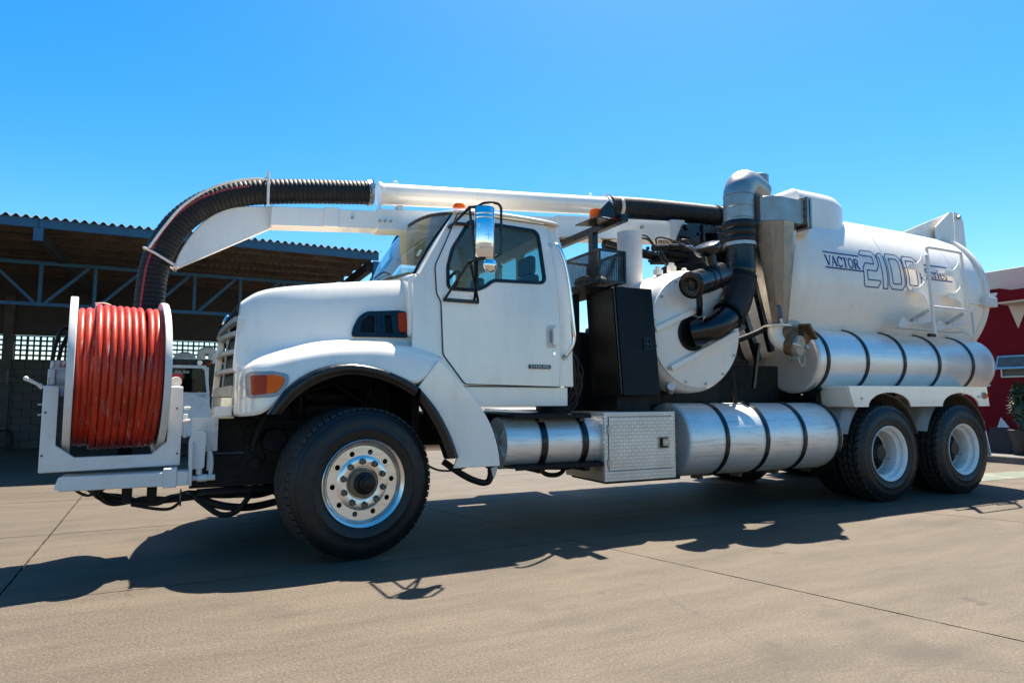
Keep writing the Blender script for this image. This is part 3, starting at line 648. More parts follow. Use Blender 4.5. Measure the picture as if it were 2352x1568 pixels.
def rear_wheel(loc, rz):
    w_ = obj('wheel', MB().add(rw_rim.v, rw_rim.f), 'white_rim', TR, smooth=38)
    w_.location = loc; w_.rotation_euler = (0, 0, rz)
    dusty(obj('tyre', MB().add(rw_tyre.v, rw_tyre.f), 'rubber', w_, smooth=40), RR)
    t2 = obj('tyre', MB().add(rw_tyre.v, rw_tyre.f), 'rubber', w_, smooth=40); t2.location = (0, .32, 0)
    obj('inner_rim', MB().lathe([(.29, .02), (.26, .04), (.235, .1), (.235, .24), (.28, .27)], (0, .32, 0), (0, 1, 0), 48, caps=False), 'black_chassis', w_)
    obj('hub', MB().lathe([(.125, .228), (.125, .19), (.105, .18), (.095, .12), (.08, .112), (.075, .10), (.03, .098)], (0, 0, 0), (0, 1, 0), 32), 'hub_black', w_)
    obj('brake_drum', MB().lathe([(.2, .2), (.2, .55), (.1, .55)], (0, 0, 0), (0, 1, 0), 32), 'black_chassis', w_)
    for i in range(10):
        a = R_(5 + 36 * i); obj('lug_nut', hexnut(MB(), .145 * math.cos(a), .145 * math.sin(a), .165, .225, .017), 'hub_black', w_, smooth=25)
    obj('valve_stem', MB().cyl((.17, .215, -.07), (.215, .145, -.075), .006, n=8), 'steel_bolt', w_)
for x in (6.635, 7.977):
    rear_wheel((x, 4.40, .507), R_(0)); rear_wheel((x, 2 * YC - 4.40, .507), R_(180))

# ---- hood
rowsH = [
 [(.20, 4.84, .96), (.235, 4.66, .965), (.30, 4.54, .972), (.39, 4.44, .985), (.52, 4.42, 1.16), (.68, 4.415, 1.27), (.89, 4.41, 1.32), (1.10, 4.41, 1.295), (1.29, 4.415, 1.225), (1.40, 4.42, 1.165), (1.50, 4.44, 1.29), (1.60, 4.47, 1.375)],
 [(.20, 4.84, 1.08), (.235, 4.66, 1.085), (.30, 4.53, 1.095), (.39, 4.45, 1.12), (.52, 4.425, 1.24), (.68, 4.42, 1.33), (.89, 4.415, 1.375), (1.10, 4.415, 1.365), (1.29, 4.42, 1.325), (1.40, 4.425, 1.285), (1.50, 4.445, 1.345), (1.60, 4.475, 1.388)],
 [(.20, 4.84, 1.20), (.235, 4.67, 1.22), (.30, 4.55, 1.25), (.39, 4.48, 1.29), (.52, 4.45, 1.345), (.68, 4.44, 1.395), (.89, 4.44, 1.43), (1.10, 4.44, 1.44), (1.29, 4.445, 1.425), (1.40, 4.455, 1.405), (1.50, 4.475, 1.405), (1.60, 4.505, 1.40)],
 [(.205, 4.845, 1.265), (.24, 4.70, 1.275), (.30, 4.60, 1.312), (.39, 4.545, 1.35), (.52, 4.52, 1.40), (.68, 4.51, 1.445), (.89, 4.51, 1.476), (1.10, 4.51, 1.488), (1.29, 4.515, 1.476), (1.40, 4.525, 1.46), (1.50, 4.545, 1.442), (1.60, 4.57, 1.415)],
 [(.192, 4.85, 1.31), (.25, 4.80, 1.325), (.31, 4.755, 1.36), (.40, 4.73, 1.395), (.53, 4.70, 1.435), (.69, 4.68, 1.475), (.89, 4.67, 1.503), (1.10, 4.66, 1.513), (1.29, 4.655, 1.51), (1.40, 4.65, 1.498), (1.48, 4.65, 1.48), (1.565, 4.65, 1.45)],
 [(.195, 4.855, 1.38), (.255, 4.835, 1.395), (.315, 4.81, 1.425), (.405, 4.785, 1.455), (.53, 4.755, 1.49), (.69, 4.73, 1.53), (.89, 4.715, 1.56), (1.10, 4.70, 1.575), (1.29, 4.69, 1.575), (1.40, 4.685, 1.57), (1.48, 4.685, 1.565), (1.555, 4.685, 1.555)],
 [(.215, 4.875, 1.66), (.27, 4.865, 1.695), (.32, 4.85, 1.73), (.41, 4.835, 1.765), (.53, 4.82, 1.79), (.69, 4.80, 1.82), (.89, 4.785, 1.85), (1.10, 4.77, 1.88), (1.28, 4.76, 1.905), (1.38, 4.755, 1.915), (1.45, 4.75, 1.925), (1.50, 4.75, 1.93)],
 [(.225, 4.91, 1.765), (.285, 4.91, 1.815), (.335, 4.90, 1.85), (.42, 4.885, 1.88), (.54, 4.875, 1.905), (.70, 4.865, 1.93), (.90, 4.855, 1.96), (1.10, 4.845, 1.985), (1.26, 4.84, 2.005), (1.36, 4.84, 2.015), (1.43, 4.84, 2.025), (1.48, 4.84, 2.03)]]
top1 = [(x + .01, 5.06, z + .035) for x, y, z in rowsH[-1]]; top2 = [(x + .02, 5.32, z + .055) for x, y, z in rowsH[-1]]; top3 = [(x + .02, YC, z + .065) for x, y, z in rowsH[-1]]
half = rowsH + [top1, top2, top3]
full = half + [[(x, 2 * YC - y, z) for x, y, z in r] for r in half[-2::-1]]
n = len(full[0]); hb = MB().add([p for r in full for p in r], [(j * n + i, j * n + i + 1, (j + 1) * n + i + 1, (j + 1) * n + i) for j in range(len(full) - 1) for i in range(n - 1)])
hood = obj('hood', hb, 'white_paint', TR, smooth=180, sub=2)
ca = hood.data.attributes.new('crease_edge', 'FLOAT', 'EDGE'); nst = len(full[0]); lastr = len(full) - 1
for e in hood.data.edges:
    ra, rb_ = e.vertices[0] // nst, e.vertices[1] // nst
    if ra == rb_:
        q = min(ra, lastr - ra); ca.data[e.index].value = {2: .2, 3: .6, 4: .85, 6: .2, 7: .5}.get(q, 0)
sol = hood.modifiers.new('solidify', 'SOLIDIFY'); sol.thickness = .012; sol.offset = -1
bpy.context.view_layer.update()
dg = bpy.context.evaluated_depsgraph_get(); bvh = BVHTree.FromObject(hood, dg)
_inv = hood.matrix_world.inverted()
def onhood(x, z, dflt=4.5):
    h = bvh.ray_cast(Vector((x, 4.0, z)), Vector((0, 1, 0))); return h[0].y if h[0] else dflt
def skin(outer, holes, off, thick, cuts=3, dflt=4.5):
    """sheet that follows the hood's side"""
    loops = [list(outer)] + [list(h) for h in holes]; flat = [p for l in loops for p in l]
    tri = geometry.tessellate_polygon([[Vector((p[0], p[1], 0)) for p in l] for l in loops])
    bm = bmesh.new(); vs = [bm.verts.new((p[0], 0, p[1])) for p in flat]
    for t in tri:
        try: bm.faces.new([vs[i] for i in t])
        except ValueError: pass
    bmesh.ops.subdivide_edges(bm, edges=bm.edges, cuts=cuts, use_grid_fill=True)
    bm.verts.ensure_lookup_table(); mb = MB(); k = {}
    for v in bm.verts: k[v] = len(mb.v); mb.v.append((v.co.x, onhood(v.co.x, v.co.z, dflt) - off, v.co.z))
    N = len(mb.v); mb.v += [(x, y + thick, z) for x, y, z in mb.v]
    for f in bm.faces: mb.f.append(tuple(k[v] for v in f.verts)); mb.f.append(tuple(k[v] + N for v in f.verts)[::-1])
    for e in bm.edges:
        if len(e.link_faces) == 1: a, b = (k[v] for v in e.verts); mb.f.append((a, b, b + N, a + N))
    bm.free(); return mb
def smoothpoly(pts, r=.02, n=4):
    out = []; m = len(pts)
    for i in range(m):
        p, a, b = Vector(pts[i]), Vector(pts[i - 1]), Vector(pts[(i + 1) % m]); ra = min(r, (a - p).length * .45); rb = min(r, (b - p).length * .45)
        s, e = p + (a - p).normalized() * ra, p + (b - p).normalized() * rb
        for k in range(n + 1):
            t = k / n; q = (1 - t) ** 2 * s + 2 * t * (1 - t) * p + t * t * e; out.append((q.x, q.y))
    return out
# headlight
bez = smoothpoly([(.262, 1.262), (.43, 1.268), (.522, 1.245), (.515, 1.18), (.455, 1.10), (.275, 1.085)], .03)
lens = smoothpoly([(.292, 1.238), (.43, 1.243), (.495, 1.228), (.488, 1.18), (.44, 1.122), (.30, 1.108)], .02)
HL = obj('headlight', skin(bez, [], .010, .02), 'grey_bezel', TR, smooth=40)
obj('turn_lens', skin([p for p in lens if p[0] < .385] + [], [], .017, .01) if False else skin(smoothpoly([(.292, 1.238), (.383, 1.242), (.383, 1.116), (.30, 1.108)], .012), [], .016, .012), 'amber_dark', HL, smooth=40)
obj('marker_lens', skin(smoothpoly([(.386, 1.242), (.43, 1.243), (.492, 1.225), (.486, 1.18), (.44, 1.124), (.386, 1.116)], .014), [], .016, .012), 'amber', HL, smooth=40)
obj('lamp', skin(smoothpoly([(.236, 1.235), (.262, 1.245), (.270, 1.10), (.240, 1.075)], .01), [], .008, .014), 'lamp_clear', HL, smooth=40)
# side vent
vo = smoothpoly([(.972, 1.535), (.985, 1.60), (1.03, 1.69), (1.085, 1.735), (1.35, 1.758), (1.395, 1.745), (1.40, 1.56), (1.385, 1.545)], .03)
v1 = smoothpoly([(1.035, 1.575), (1.06, 1.66), (1.10, 1.70), (1.15, 1.705), (1.14, 1.57)], .02); v2 = smoothpoly([(1.20, 1.575), (1.20, 1.68), (1.225, 1.715), (1.275, 1.715), (1.28, 1.57)], .02)
VT = obj('side_vent', skin(vo, [v1, v2], .020, .03), 'vent_black', TR, smooth=40)
obj('vent_back', skin(smoothpoly([(1.0, 1.555), (1.08, 1.72), (1.31, 1.735), (1.31, 1.555)], .02), [], .003, .004), 'black_satin', VT)
for xx in (1.165, 1.20): obj('louvre', skin([(xx, 1.57), (xx + .02, 1.57), (xx + .02, 1.71), (xx, 1.70)], [], .028, .02), 'vent_black', VT)
obj('side_marker', skin(rrect(1.325, 1.388, 1.585, 1.738, .018), [], .034, .02), 'amber_dark', VT, smooth=40)
# wheel arch trim
def arch(outer, inner):
    a = [p for p in spline([(x, 0, z) for x, z in outer], 6)]; b = [p for p in spline([(x, 0, z) for x, z in inner], 6)]; m = MB(); n = len(a); sec = [(0, 4.415), (0.02, 4.395), (.18, 4.372), (.42, 4.366), (.62, 4.374), (.82, 4.392), (.93, 4.395), (1, 4.41), (1.02, 4.47), (.3, 4.45)]
    for i in range(n):
        for t, y in sec: p = a[i].lerp(b[i], t); m.v.append((p.x, y, p.z))
    k = len(sec)
    for i in range(n - 1): m.f += [(i * k + j, i * k + (j + 1) % k, (i + 1) * k + (j + 1) % k, (i + 1) * k + j) for j in range(k)]
    m.f += [tuple(range(k)), tuple(range((n - 1) * k, n * k))]; return m
A1 = ([(.385, .985), (.515, 1.165), (.68, 1.278), (.89, 1.325), (1.10, 1.302), (1.29, 1.232), (1.398, 1.172)], [(.475, .985), (.565, 1.085), (.705, 1.185), (.89, 1.245), (1.08, 1.228), (1.25, 1.168), (1.368, 1.10)])
A2 = ([(1.408, 1.165), (1.54, 1.012), (1.645, .83), (1.712, .66)], [(1.405, 1.075), (1.475, .965), (1.555, .83), (1.625, .65)])
obj('arch_trim', arch(*A1), 'arch_rubber', TR, smooth=50); obj('arch_trim', mir(arch(*A1)), 'arch_rubber', TR, smooth=50)
obj('arch_trim', arch(*A2), 'arch_rubber', TR, smooth=50); obj('arch_trim', mir(arch(*A2)), 'arch_rubber', TR, smooth=50)
sk = spline([(1.565, 0, 1.372), (1.70, 0, 1.245), (1.83, 0, 1.11), (1.93, 0, .98), (2.0, 0, .85), (2.045, 0, .70), (2.062, 0, .578)], 5)
skp = [(p.x, p.z) for p in sk] + [(1.685, .578), (1.715, .66), (1.645, .83), (1.54, 1.012), (1.408, 1.168)]
def skirt():
    m = MB().plate(skp, [], 'xz', 4.43, 4.455); e = len(m.v)
    m.add([(p.x, y, p.z) for y in (4.455, 5.1) for p in sk], [(i, i + 1, i + 1 + len(sk), i + len(sk)) for i in range(len(sk) - 1)])
    return m
obj('fender_skirt', skirt(), 'white_paint', TR, bevel=.006); obj('fender_skirt', mir(skirt()), 'white_paint', TR, bevel=.006)

# ---- grille
def gx(y, z):   # plan bow and rake of the grille face
    zc_ = interp(z, [(.94, .070), (1.06, .085), (1.23, .09), (1.44, .10), (1.58, .112), (1.67, .14), (1.74, .17), (1.83, .23), (1.89, .29)]); ze = interp(z, [(.95, .203), (1.09, .203), (1.35, .202), (1.66, .222), (1.78, .235)])
    t = min(1, abs(y - YC) / .77); return zc_ + (ze - zc_) * t ** 2.2
def gstrip(ylist, zfun0, zfun1, off0=0, depth=.03):
    m = MB(); n = len(ylist)
    for y in ylist:
        z0, z1 = zfun0(y), zfun1(y)
        m.v += [(gx(y, z0) - off0, y, z0), (gx(y, z1) - off0, y, z1), (gx(y, z1) - off0 + depth, y, z1), (gx(y, z0) - off0 + depth, y, z0)]
    for i in range(n - 1): m.f += [(i * 4 + j, i * 4 + (j + 1) % 4, (i + 1) * 4 + (j + 1) % 4, (i + 1) * 4 + j) for j in range(4)]
    m.f += [(0, 1, 2, 3), tuple(range(4 * n - 4, 4 * n))]; return m
YY = [4.845 + .0805 * i for i in range(21)]; YI = [4.905 + .0745 * i for i in range(21)]
drop = lambda y: .055 * (min(1, abs(y - YC) / .75)) ** 2
gr = obj('grille', gstrip(YY, lambda y: 1.02, lambda y: 1.115 - .02, 0, .04), 'white_paint', TR, smooth=40, bevel=.004)
obj('grille_backing', gstrip(YI, lambda y: 1.0, lambda y: 1.70 - drop(y) * 1.3, -.055, .02), 'black_satin', gr)
cap = MB(); CY_ = [4.862, 4.88, 4.90, 4.95, 5.02, 5.10, 5.2, 5.32, 5.45, 5.55, 5.65]; CY_ = CY_ + [2 * YC - y for y in CY_[-2::-1]]
def hedge(y):
    q = min(y, 2 * YC - y); return (interp(q, [(4.862, .208), (4.90, .222), (5.06, .236), (5.32, .246), (5.65, .246)]), interp(q, [(4.862, 1.70), (4.88, 1.735), (4.90, 1.762), (4.95, 1.785), (5.06, 1.803), (5.32, 1.822), (5.65, 1.832)]))
def zl(y): return 1.675 - .075 * (1 - min(1, abs(y - YC) / .77) ** 1.5)
for y in CY_:
    hx, hz = hedge(y); lz = zl(y)
    for i in range(7):
        t = i / 6; z = lz + (hz - lz) * t; xg = gx(y, z) - .012; x = xg * (1 - t ** 3) + (hx - .004) * t ** 3; cap.v.append((x, y, z))
cap.f = [(j * 7 + i, j * 7 + i + 1, (j + 1) * 7 + i + 1, (j + 1) * 7 + i) for j in range(len(CY_) - 1) for i in range(6)]
obj('grille_top', cap, 'black_paint', gr, smooth=60)
obj('grille_hood_lip', gstrip(YY[1:-1], lambda y: zl(y) - .035, lambda y: zl(y) + .004, .014, .05), 'grille_silver', gr, smooth=40)
for z in (1.262, 1.396, 1.528):
    for yl_ in ([4.885 + .0675 * i for i in range(11)], [5.74 + .0675 * i for i in range(11)]): obj('grille_bar', gstrip(yl_, lambda y: z + drop(y) * .15, lambda y: z + .035 + drop(y) * .15, .002, .06), 'grille_silver', gr, bevel=.008)
obj('grille_sill', gstrip(YI, lambda y: 1.098, lambda y: 1.18 - .03 * (1 - abs(y - YC) / .77), .004, .05), 'grille_silver', gr, bevel=.003)
obj('grille_spine', gstrip([5.56, 5.59, 5.62, 5.65, 5.68, 5.71, 5.74], lambda q: 1.10, lambda q: 1.60, .008, .05), 'white_paint', gr, smooth=60, bevel=.006)
for y in (4.88, 6.42): obj('grille_side', gstrip([y - .02, y - .01, y, y + .01], lambda q: 1.08, lambda q: 1.64, .003, .05), 'white_frame', gr, bevel=.004)
for y in (5.18, 6.12): obj('grille_mullion', gstrip([y - .004, y + .004], lambda q: 1.12, lambda q: 1.66 - drop(y), -.008, .01), 'grille_silver', gr)
em = gx(YC - .1, 1.74); obj('grille_badge', MB().lathe([(.045, .02), (.045, -.004), (.036, -.008), (.001, -.009)], (gx(5.42, 1.70) - .012, 5.42, 1.70), (.86, .12, -.45), 28), 'chrome', gr)
ch = obj('chin', MB().box(.075, .22, 4.93, 6.37, .945, .965), 'white_paint', TR, bevel=.006)
for y in (4.87, 5.13, 5.62, 6.1, 6.38): obj('chin_post', MB().hexa([(.09, y - .03, .965), (.2, y - .03, .965), (.2, y + .03, .965), (.09, y + .03, .965)], [(.10, y - .03, 1.03), (.2, y - .03, 1.03), (.2, y + .03, 1.03), (.10, y + .03, 1.03)]), 'white_paint', ch, bevel=.004)
obj('radiator', MB().box(.26, .32, 4.95, 6.35, .95, 1.72), 'black_satin', TR)

# ---- cab
def yside(z): return interp(z, [(1.9, 4.55), (2.1, 4.575), (2.35, 4.62), (2.6, 4.685)])
def wrap(mb, off):   # flat xz sheet (y = 0 at outer face) bent to the cab side
    return mb.map(lambda x, y, z: (x, yside(z) + y + off, z))
def bendplate(outer, holes, t, off, mat, name, parent, bevel=.004, far=False):
    bm = bmesh.new(); loops = [list(outer)] + [list(h) for h in holes]; flat = [p for l in loops for p in l]
    tri = geometry.tessellate_polygon([[Vector((p[0], p[1], 0)) for p in l] for l in loops]); vs = [bm.verts.new((p[0], 0, p[1])) for p in flat]
    for q in tri:
        try: bm.faces.new([vs[i] for i in q])
        except ValueError: pass
    for z in (1.9, 2.0, 2.1, 2.22, 2.35, 2.48): bmesh.ops.bisect_plane(bm, geom=bm.verts[:] + bm.edges[:] + bm.faces[:], plane_co=(0, 0, z), plane_no=(0, 0, 1))
    mb = MB(); k = {}
    for v in bm.verts: k[v] = len(mb.v); mb.v.append((v.co.x, yside(v.co.z) + off, v.co.z))
    N = len(mb.v); mb.v += [(x, y + t, z) for x, y, z in mb.v]
    for f in bm.faces: mb.f.append(tuple(k[v] for v in f.verts)); mb.f.append(tuple(k[v] + N for v in f.verts)[::-1])
    for e in bm.edges:
        if len(e.link_faces) == 1: a, b = (k[v] for v in e.verts); mb.f.append((a, b, b + N, a + N))
    bm.free()
    if far: mir(mb)
    return obj(name, mb, mat, parent, bevel=bevel, smooth=30)
side = smoothpoly([(1.40, 1.19), (1.40, 1.98), (1.455, 2.03), (1.775, 2.585), (2.70, 2.575), (2.735, 2.40), (2.765, 2.01), (2.785, 1.59), (2.795, 1.185)], .012)
winp = [(1.885, 2.515), (1.715, 2.255), (1.668, 2.10), (1.665, 1.945), (1.69, 1.918), (1.90, 1.922), (1.98, 1.955), (2.06, 2.015), (2.50, 2.03), (2.535, 2.06), (2.515, 2.47), (2.48, 2.505), (2.06, 2.515)]
winr = smoothpoly(winp, .03)
def inset(pts, d):
    out = []; m = len(pts); ar = sum(pts[i][0] * pts[(i + 1) % m][1] - pts[(i + 1) % m][0] * pts[i][1] for i in range(m)); s = 1 if ar > 0 else -1
    for i in range(m):
        p, a, b = Vector(pts[i]), Vector(pts[i - 1]), Vector(pts[(i + 1) % m]); t = ((p - a).normalized() + (b - p).normalized()).normalized()
        out.append((p.x - t.y * d * s, p.y + t.x * d * s))
    return out
cabo = bendplate(side, [inset(winr, -.015)], .03, .012, 'white_paint', 'cab', TR)
bendplate(side, [inset(winr, -.015)], .03, .012, 'white_paint', 'cab_far_side', cabo, far=True)
doorp = smoothpoly([(1.80, 2.565), (1.58, 2.10), (1.585, 1.885), (1.622, 1.825), (1.642, 1.42), (1.82, 1.20), (2.652, 1.185), (2.662, 1.64), (2.605, 2.56)], .025)
bendplate(inset(doorp, -.006), [inset(winr, -.01)], .010, .003, 'black_satin', 'door_gap_shade', cabo, bevel=0)  # dark sheet standing in for the shade in the gap round the door
door = bendplate(doorp, [winr], .018, -.006, 'white_paint', 'door', TR, bevel=.005)
bendplate(inset(winr, -.006), [inset(winr, .022)], .02, -.012, 'arch_rubber', 'window_gasket', door, bevel=.004)
bendplate(inset(winr, .015), [], .005, .006, 'glass', 'window', door, bevel=0)
bendplate(inset(winr, .015), [], .005, .006, 'glass', 'far_window', cabo, bevel=0, far=True)
bendplate([(1.905, 1.935), (1.905, 2.505), (1.932, 2.505), (1.932, 1.94)], [], .018, -.006, 'arch_rubber', 'window_divider', door, bevel=.002)
obj('handle_recess', MB().plate(rrect(2.53, 2.625, 1.50, 1.69, .03), [], 'xz', 4.541, 4.5425), 'white_frame', door)
obj('handle', MB().plate(rrect(2.578, 2.612, 1.525, 1.665, .008), [], 'xz', 4.505, 4.53), 'white_paint', door, bevel=.006)
obj('handle_base', MB().box(2.56, 2.578, 4.528, 4.543, 1.55, 1.64), 'grey_bezel', door)
obj('lock', MB().cyl((2.60, 4.545, 1.455), (2.60, 4.535, 1.455), .014, n=16), 'chrome', door)
bd = obj('badge', MB().plate(rrect(2.365, 2.565, 1.327, 1.360, .004), [], 'xz', 4.534, 4.543), 'emblem_dark', door, bevel=.002)
obj('lettering', text(MB(), 'STERLING', SANS, 2.376, 1.3345, .018, .178, lambda u, v: (u, 4.5325, v)), 'white_print', bd, smooth=0)
obj('sill_panel', MB().box(1.72, 2.742, 4.565, 4.60, 1.025, 1.178), 'white_paint', TR, bevel=.006)
obj('cab_floor', MB().box(1.5, 2.74, 4.62, 6.68, 1.10, 1.17), 'black_chassis', TR)
# pillar strip behind door
# roof
rf = MB(); yl = [4.625, 4.64, 4.70, 4.85, 5.1, 5.4, 5.65, 5.9, 6.2, 6.45, 6.60, 6.66, 6.675]
def roofz(y): t = min(1, abs(y - YC) / 1.02); return 2.70 - .105 * t ** 2.4
def rfx(y): t = min(1, abs(y - YC) / 1.0); return 1.64 + .13 * t ** 2.2
for y in yl:
    z = roofz(y); fx = rfx(y)
    edge = y in (yl[0], yl[-1])
    for x, dz in ((fx, -.025), (fx + .04, .0), (fx + .2, .012), (2.2, .02), (2.6, .01), (2.70, -.005), (2.725, -.03)): rf.v.append((x, y, z + (dz if not edge else dz * .3 - .015)))
n = 7; rf.f = [(j * n + i, j * n + i + 1, (j + 1) * n + i + 1, (j + 1) * n + i) for j in range(len(yl) - 1) for i in range(n - 1)]
ro = obj('roof', rf, 'white_paint', TR, smooth=180, sub=1); s = ro.modifiers.new('solidify', 'SOLIDIFY'); s.thickness = .018; s.offset = -1
obj('drip_rail', MB().tube(spline([(1.76, 4.668, 2.578), (2.0, 4.662, 2.592), (2.4, 4.662, 2.592), (2.72, 4.668, 2.575)]), .011, 8), 'white_paint', ro)
mk = obj('roof_marker', MB().lathe([(.05, 0), (.048, .02), (.035, .038), (.02, .042)], (1.865, 4.82, 2.655), (-.1, -.15, 1), 20).map(lambda x, y, z: (1.865 + (x - 1.865) * 1.1, y, z)), 'amber', ro)
# rear wall
obj('rear_wall', MB().plate([(4.62, 1.17), (6.68, 1.17), (6.66, 2.2), (6.58, 2.60), (4.72, 2.60), (4.64, 2.2)], [rrect(4.82, 5.36, 2.08, 2.46, .05), rrect(5.45, 5.85, 2.08, 2.46, .05), rrect(5.94, 6.48, 2.08, 2.46, .05)], 'yz', 2.70, 2.74), 'white_paint', TR)
for a, b in ((4.82, 5.36), (5.45, 5.85), (5.94, 6.48)): obj('rear_window', MB().plate(rrect(a, b, 2.08, 2.46, .05), [], 'yz', 2.715, 2.72), 'glass', TR)
# windshield
def wsp(u, t): # u 0..1 across, t 0..1 up
    y = 4.695 + u * 1.91 + (.02 * t if u < .5 else -.02 * t) * (1 - 2 * min(u, 1 - u)); e = abs(u - .5) * 2
    xb = 1.345 + .105 * e ** 2.6; xt = 1.655 + .115 * e ** 2.4; zb = 2.085 - .035 * e ** 2; zt = 2.665 - .095 * e ** 2.4
    bow = -.02 * math.sin(math.pi * t); return (xb + (xt - xb) * t + bow, y, zb + (zt - zb) * t)
def wgrid(u0, u1, t0, t1, nu=24, nv=8, off=0): return MB().add([(lambda p: (p[0] - off, p[1], p[2]))(wsp(u0 + (u1 - u0) * i / nu, t0 + (t1 - t0) * j / nv)) for j in range(nv + 1) for i in range(nu + 1)], [(j * (nu + 1) + i, j * (nu + 1) + i + 1, (j + 1) * (nu + 1) + i + 1, (j + 1) * (nu + 1) + i) for j in range(nv) for i in range(nu)])
wso = obj('windshield', wgrid(0, 1, 0, 1), 'glass', TR, smooth=180)
loop = [wsp(i / 24, 0) for i in range(25)] + [wsp(1, j / 8) for j in range(1, 9)] + [wsp(1 - i / 24, 1) for i in range(1, 25)] + [wsp(0, 1 - j / 8) for j in range(1, 9)]
obj('gasket', MB().tube(loop, .016, 6), 'arch_rubber', wso)
obj('sticker', wgrid(.05, .075, .30, .40, 2, 2, -.012), 'white_print', wso)
obj('wiper', MB().tube(spline([(1.335, 5.0, 2.09), (1.36, 5.3, 2.16), (1.36, 5.6, 2.16)]), .008, 6), 'black_satin', wso)
obj('cowl', MB().add([p for u in range(13) for p in ((lambda q: [(q[0] + .03, q[1], q[2] - .02), (q[0] - .01, q[1], q[2] - .015), (1.43, 4.62 + u * 2.06 / 12, 2.03), (1.43, 4.60 + u * 2.1 / 12, 1.9)])(wsp(u / 12, 0)))], [(i * 4 + j, i * 4 + j + 1, (i + 1) * 4 + j + 1, (i + 1) * 4 + j) for i in range(12) for j in range(3)]), 'white_paint', TR, smooth=60)
for s_ in (1, -1):
    m = MB()
    pts = [wsp(0, t / 6) for t in range(7)]
    m.v = [q for i, p in enumerate(pts) for q in ((p[0] + .0, p[1] + .01, p[2]), (1.455 + .32 * i / 6, yside(2.03 + .555 * i / 6) + .02, 2.03 + .555 * i / 6), (1.50 + .32 * i / 6, yside(2.03 + .555 * i / 6) + .02, 2.03 + .555 * i / 6))]
    m.f = [(i * 3 + j, i * 3 + j + 1, (i + 1) * 3 + j + 1, (i + 1) * 3 + j) for i in range(6) for j in range(2)]
    obj('windshield_pillar', m if s_ == 1 else mir(m), 'white_paint', TR, smooth=60)
for s_ in (0, 1):
    m = MB().hexa([(1.385, 4.615, 1.55), (1.56, 4.575, 1.55), (1.56, 4.95, 1.55), (1.385, 4.95, 1.55)], [(1.40, 4.66, 2.035), (1.50, 4.60, 2.04), (1.50, 4.95, 2.075), (1.385, 4.95, 2.07)]); obj('cowl_corner', mir(m) if s_ else m, 'white_paint', TR, bevel=.03, seg=4)
# interior
obj('dashboard', MB().hexa([(1.48, 4.66, 1.6), (1.85, 4.66, 1.6), (1.85, 6.64, 1.6), (1.48, 6.64, 1.6)], [(1.42, 4.72, 2.02), (1.72, 4.72, 2.0), (1.72, 6.6, 2.0), (1.42, 6.6, 2.02)]), 'dash', TR, bevel=.03)
sw = [(1.84 + .20 * math.cos(R_(a)) * .45, 5.05 + .20 * math.sin(R_(a)), 2.0 + .20 * math.cos(R_(a)) * .85) for a in range(0, 361, 15)]
obj('steering_wheel', MB().tube(sw, .014, 8).cyl((1.84, 5.05, 2.0), (1.72, 5.05, 1.92), .03, n=10).bar((1.84, 4.87, 2.0), (1.84, 5.23, 2.0), .025, .02), 'dash', TR)
for y in (5.05, 6.2):
    se = obj('seat', MB().box(2.12, 2.55, y - .24, y + .24, 1.45, 1.62), 'seat_cloth', TR, bevel=.05, seg=3)
    obj('seat_back', MB().hexa([(2.45, y - .23, 1.62), (2.58, y - .23, 1.62), (2.58, y + .23, 1.62), (2.45, y + .23, 1.62)], [(2.55, y - .2, 2.18), (2.65, y - .2, 2.18), (2.65, y + .2, 2.18), (2.55, y + .2, 2.18)]), 'seat_cloth', se, bevel=.04, seg=3)
    obj('headrest', MB().box(2.57, 2.65, y - .12, y + .12, 2.19, 2.36), 'seat_cloth', se, bevel=.03, seg=3)
obj('headliner', MB().box(1.82, 2.68, 4.74, 6.56, 2.55, 2.565), 'interior', TR)
# grab bar
gb = obj('grab_bar', MB().tube(spline([(2.615, 4.53, 2.37), (2.625, 4.50, 2.34), (2.66, 4.475, 2.24), (2.71, 4.47, 2.0), (2.745, 4.47, 1.70), (2.755, 4.475, 1.58), (2.735, 4.49, 1.50), (2.71, 4.53, 1.44)], 6), .0145, 12), 'chrome', TR)
for x, z in ((2.615, 2.38), (2.71, 1.43)): obj('mount', MB().cyl((x, yside(z) + .006, z), (x, yside(z) - .012, z), .022, n=12), 'steel_bolt', gb)
# mirror
mr = obj('side_mirror', MB(), 'chrome', TR) if False else None
def shell():
    m = MB(); sec = []
    for i in range(13):
        a = R_(-78 + 13 * i); sec.append((math.sin(a) * .075, -math.cos(a) * .05))
    sec = sec + [(.075, .012), (-.075, .012)]
    lev = [(2.125, .9), (2.135, 1), (2.50, 1), (2.512, .9)]; k = len(sec)
    for z, s in lev: m.v += [(u * s, w * s, z) for u, w in sec]
    for j in range(3): m.f += [(j * k + i, j * k + (i + 1) % k, (j + 1) * k + (i + 1) % k, (j + 1) * k + i) for i in range(k)]
    m.f += [tuple(range(k)), tuple(range(3 * k, 4 * k))]; return m
MX = Matrix.Translation((1.855, 4.27, 0)) @ Matrix.Rotation(R_(-20), 4, 'Z')
mr = obj('side_mirror', shell().xf(MX), 'chrome', TR, smooth=40)
for z in (2.455, 2.425, 2.225, 2.195): obj('rib', MB().tube([(math.sin(R_(a)) * .0755, -math.cos(R_(a)) * .052, z) for a in range(-60, 46, 15)], .004, 6).xf(MX), 'chrome', mr)
def star(cx_, cz_, s):
    p = []
    for i in range(8): r = (s if i % 4 == 0 else s * .75) if i % 2 == 0 else s * .16; p.append((cx_ + r * math.sin(R_(45 * i)), cz_ + r * math.cos(R_(45 * i))))
    return p
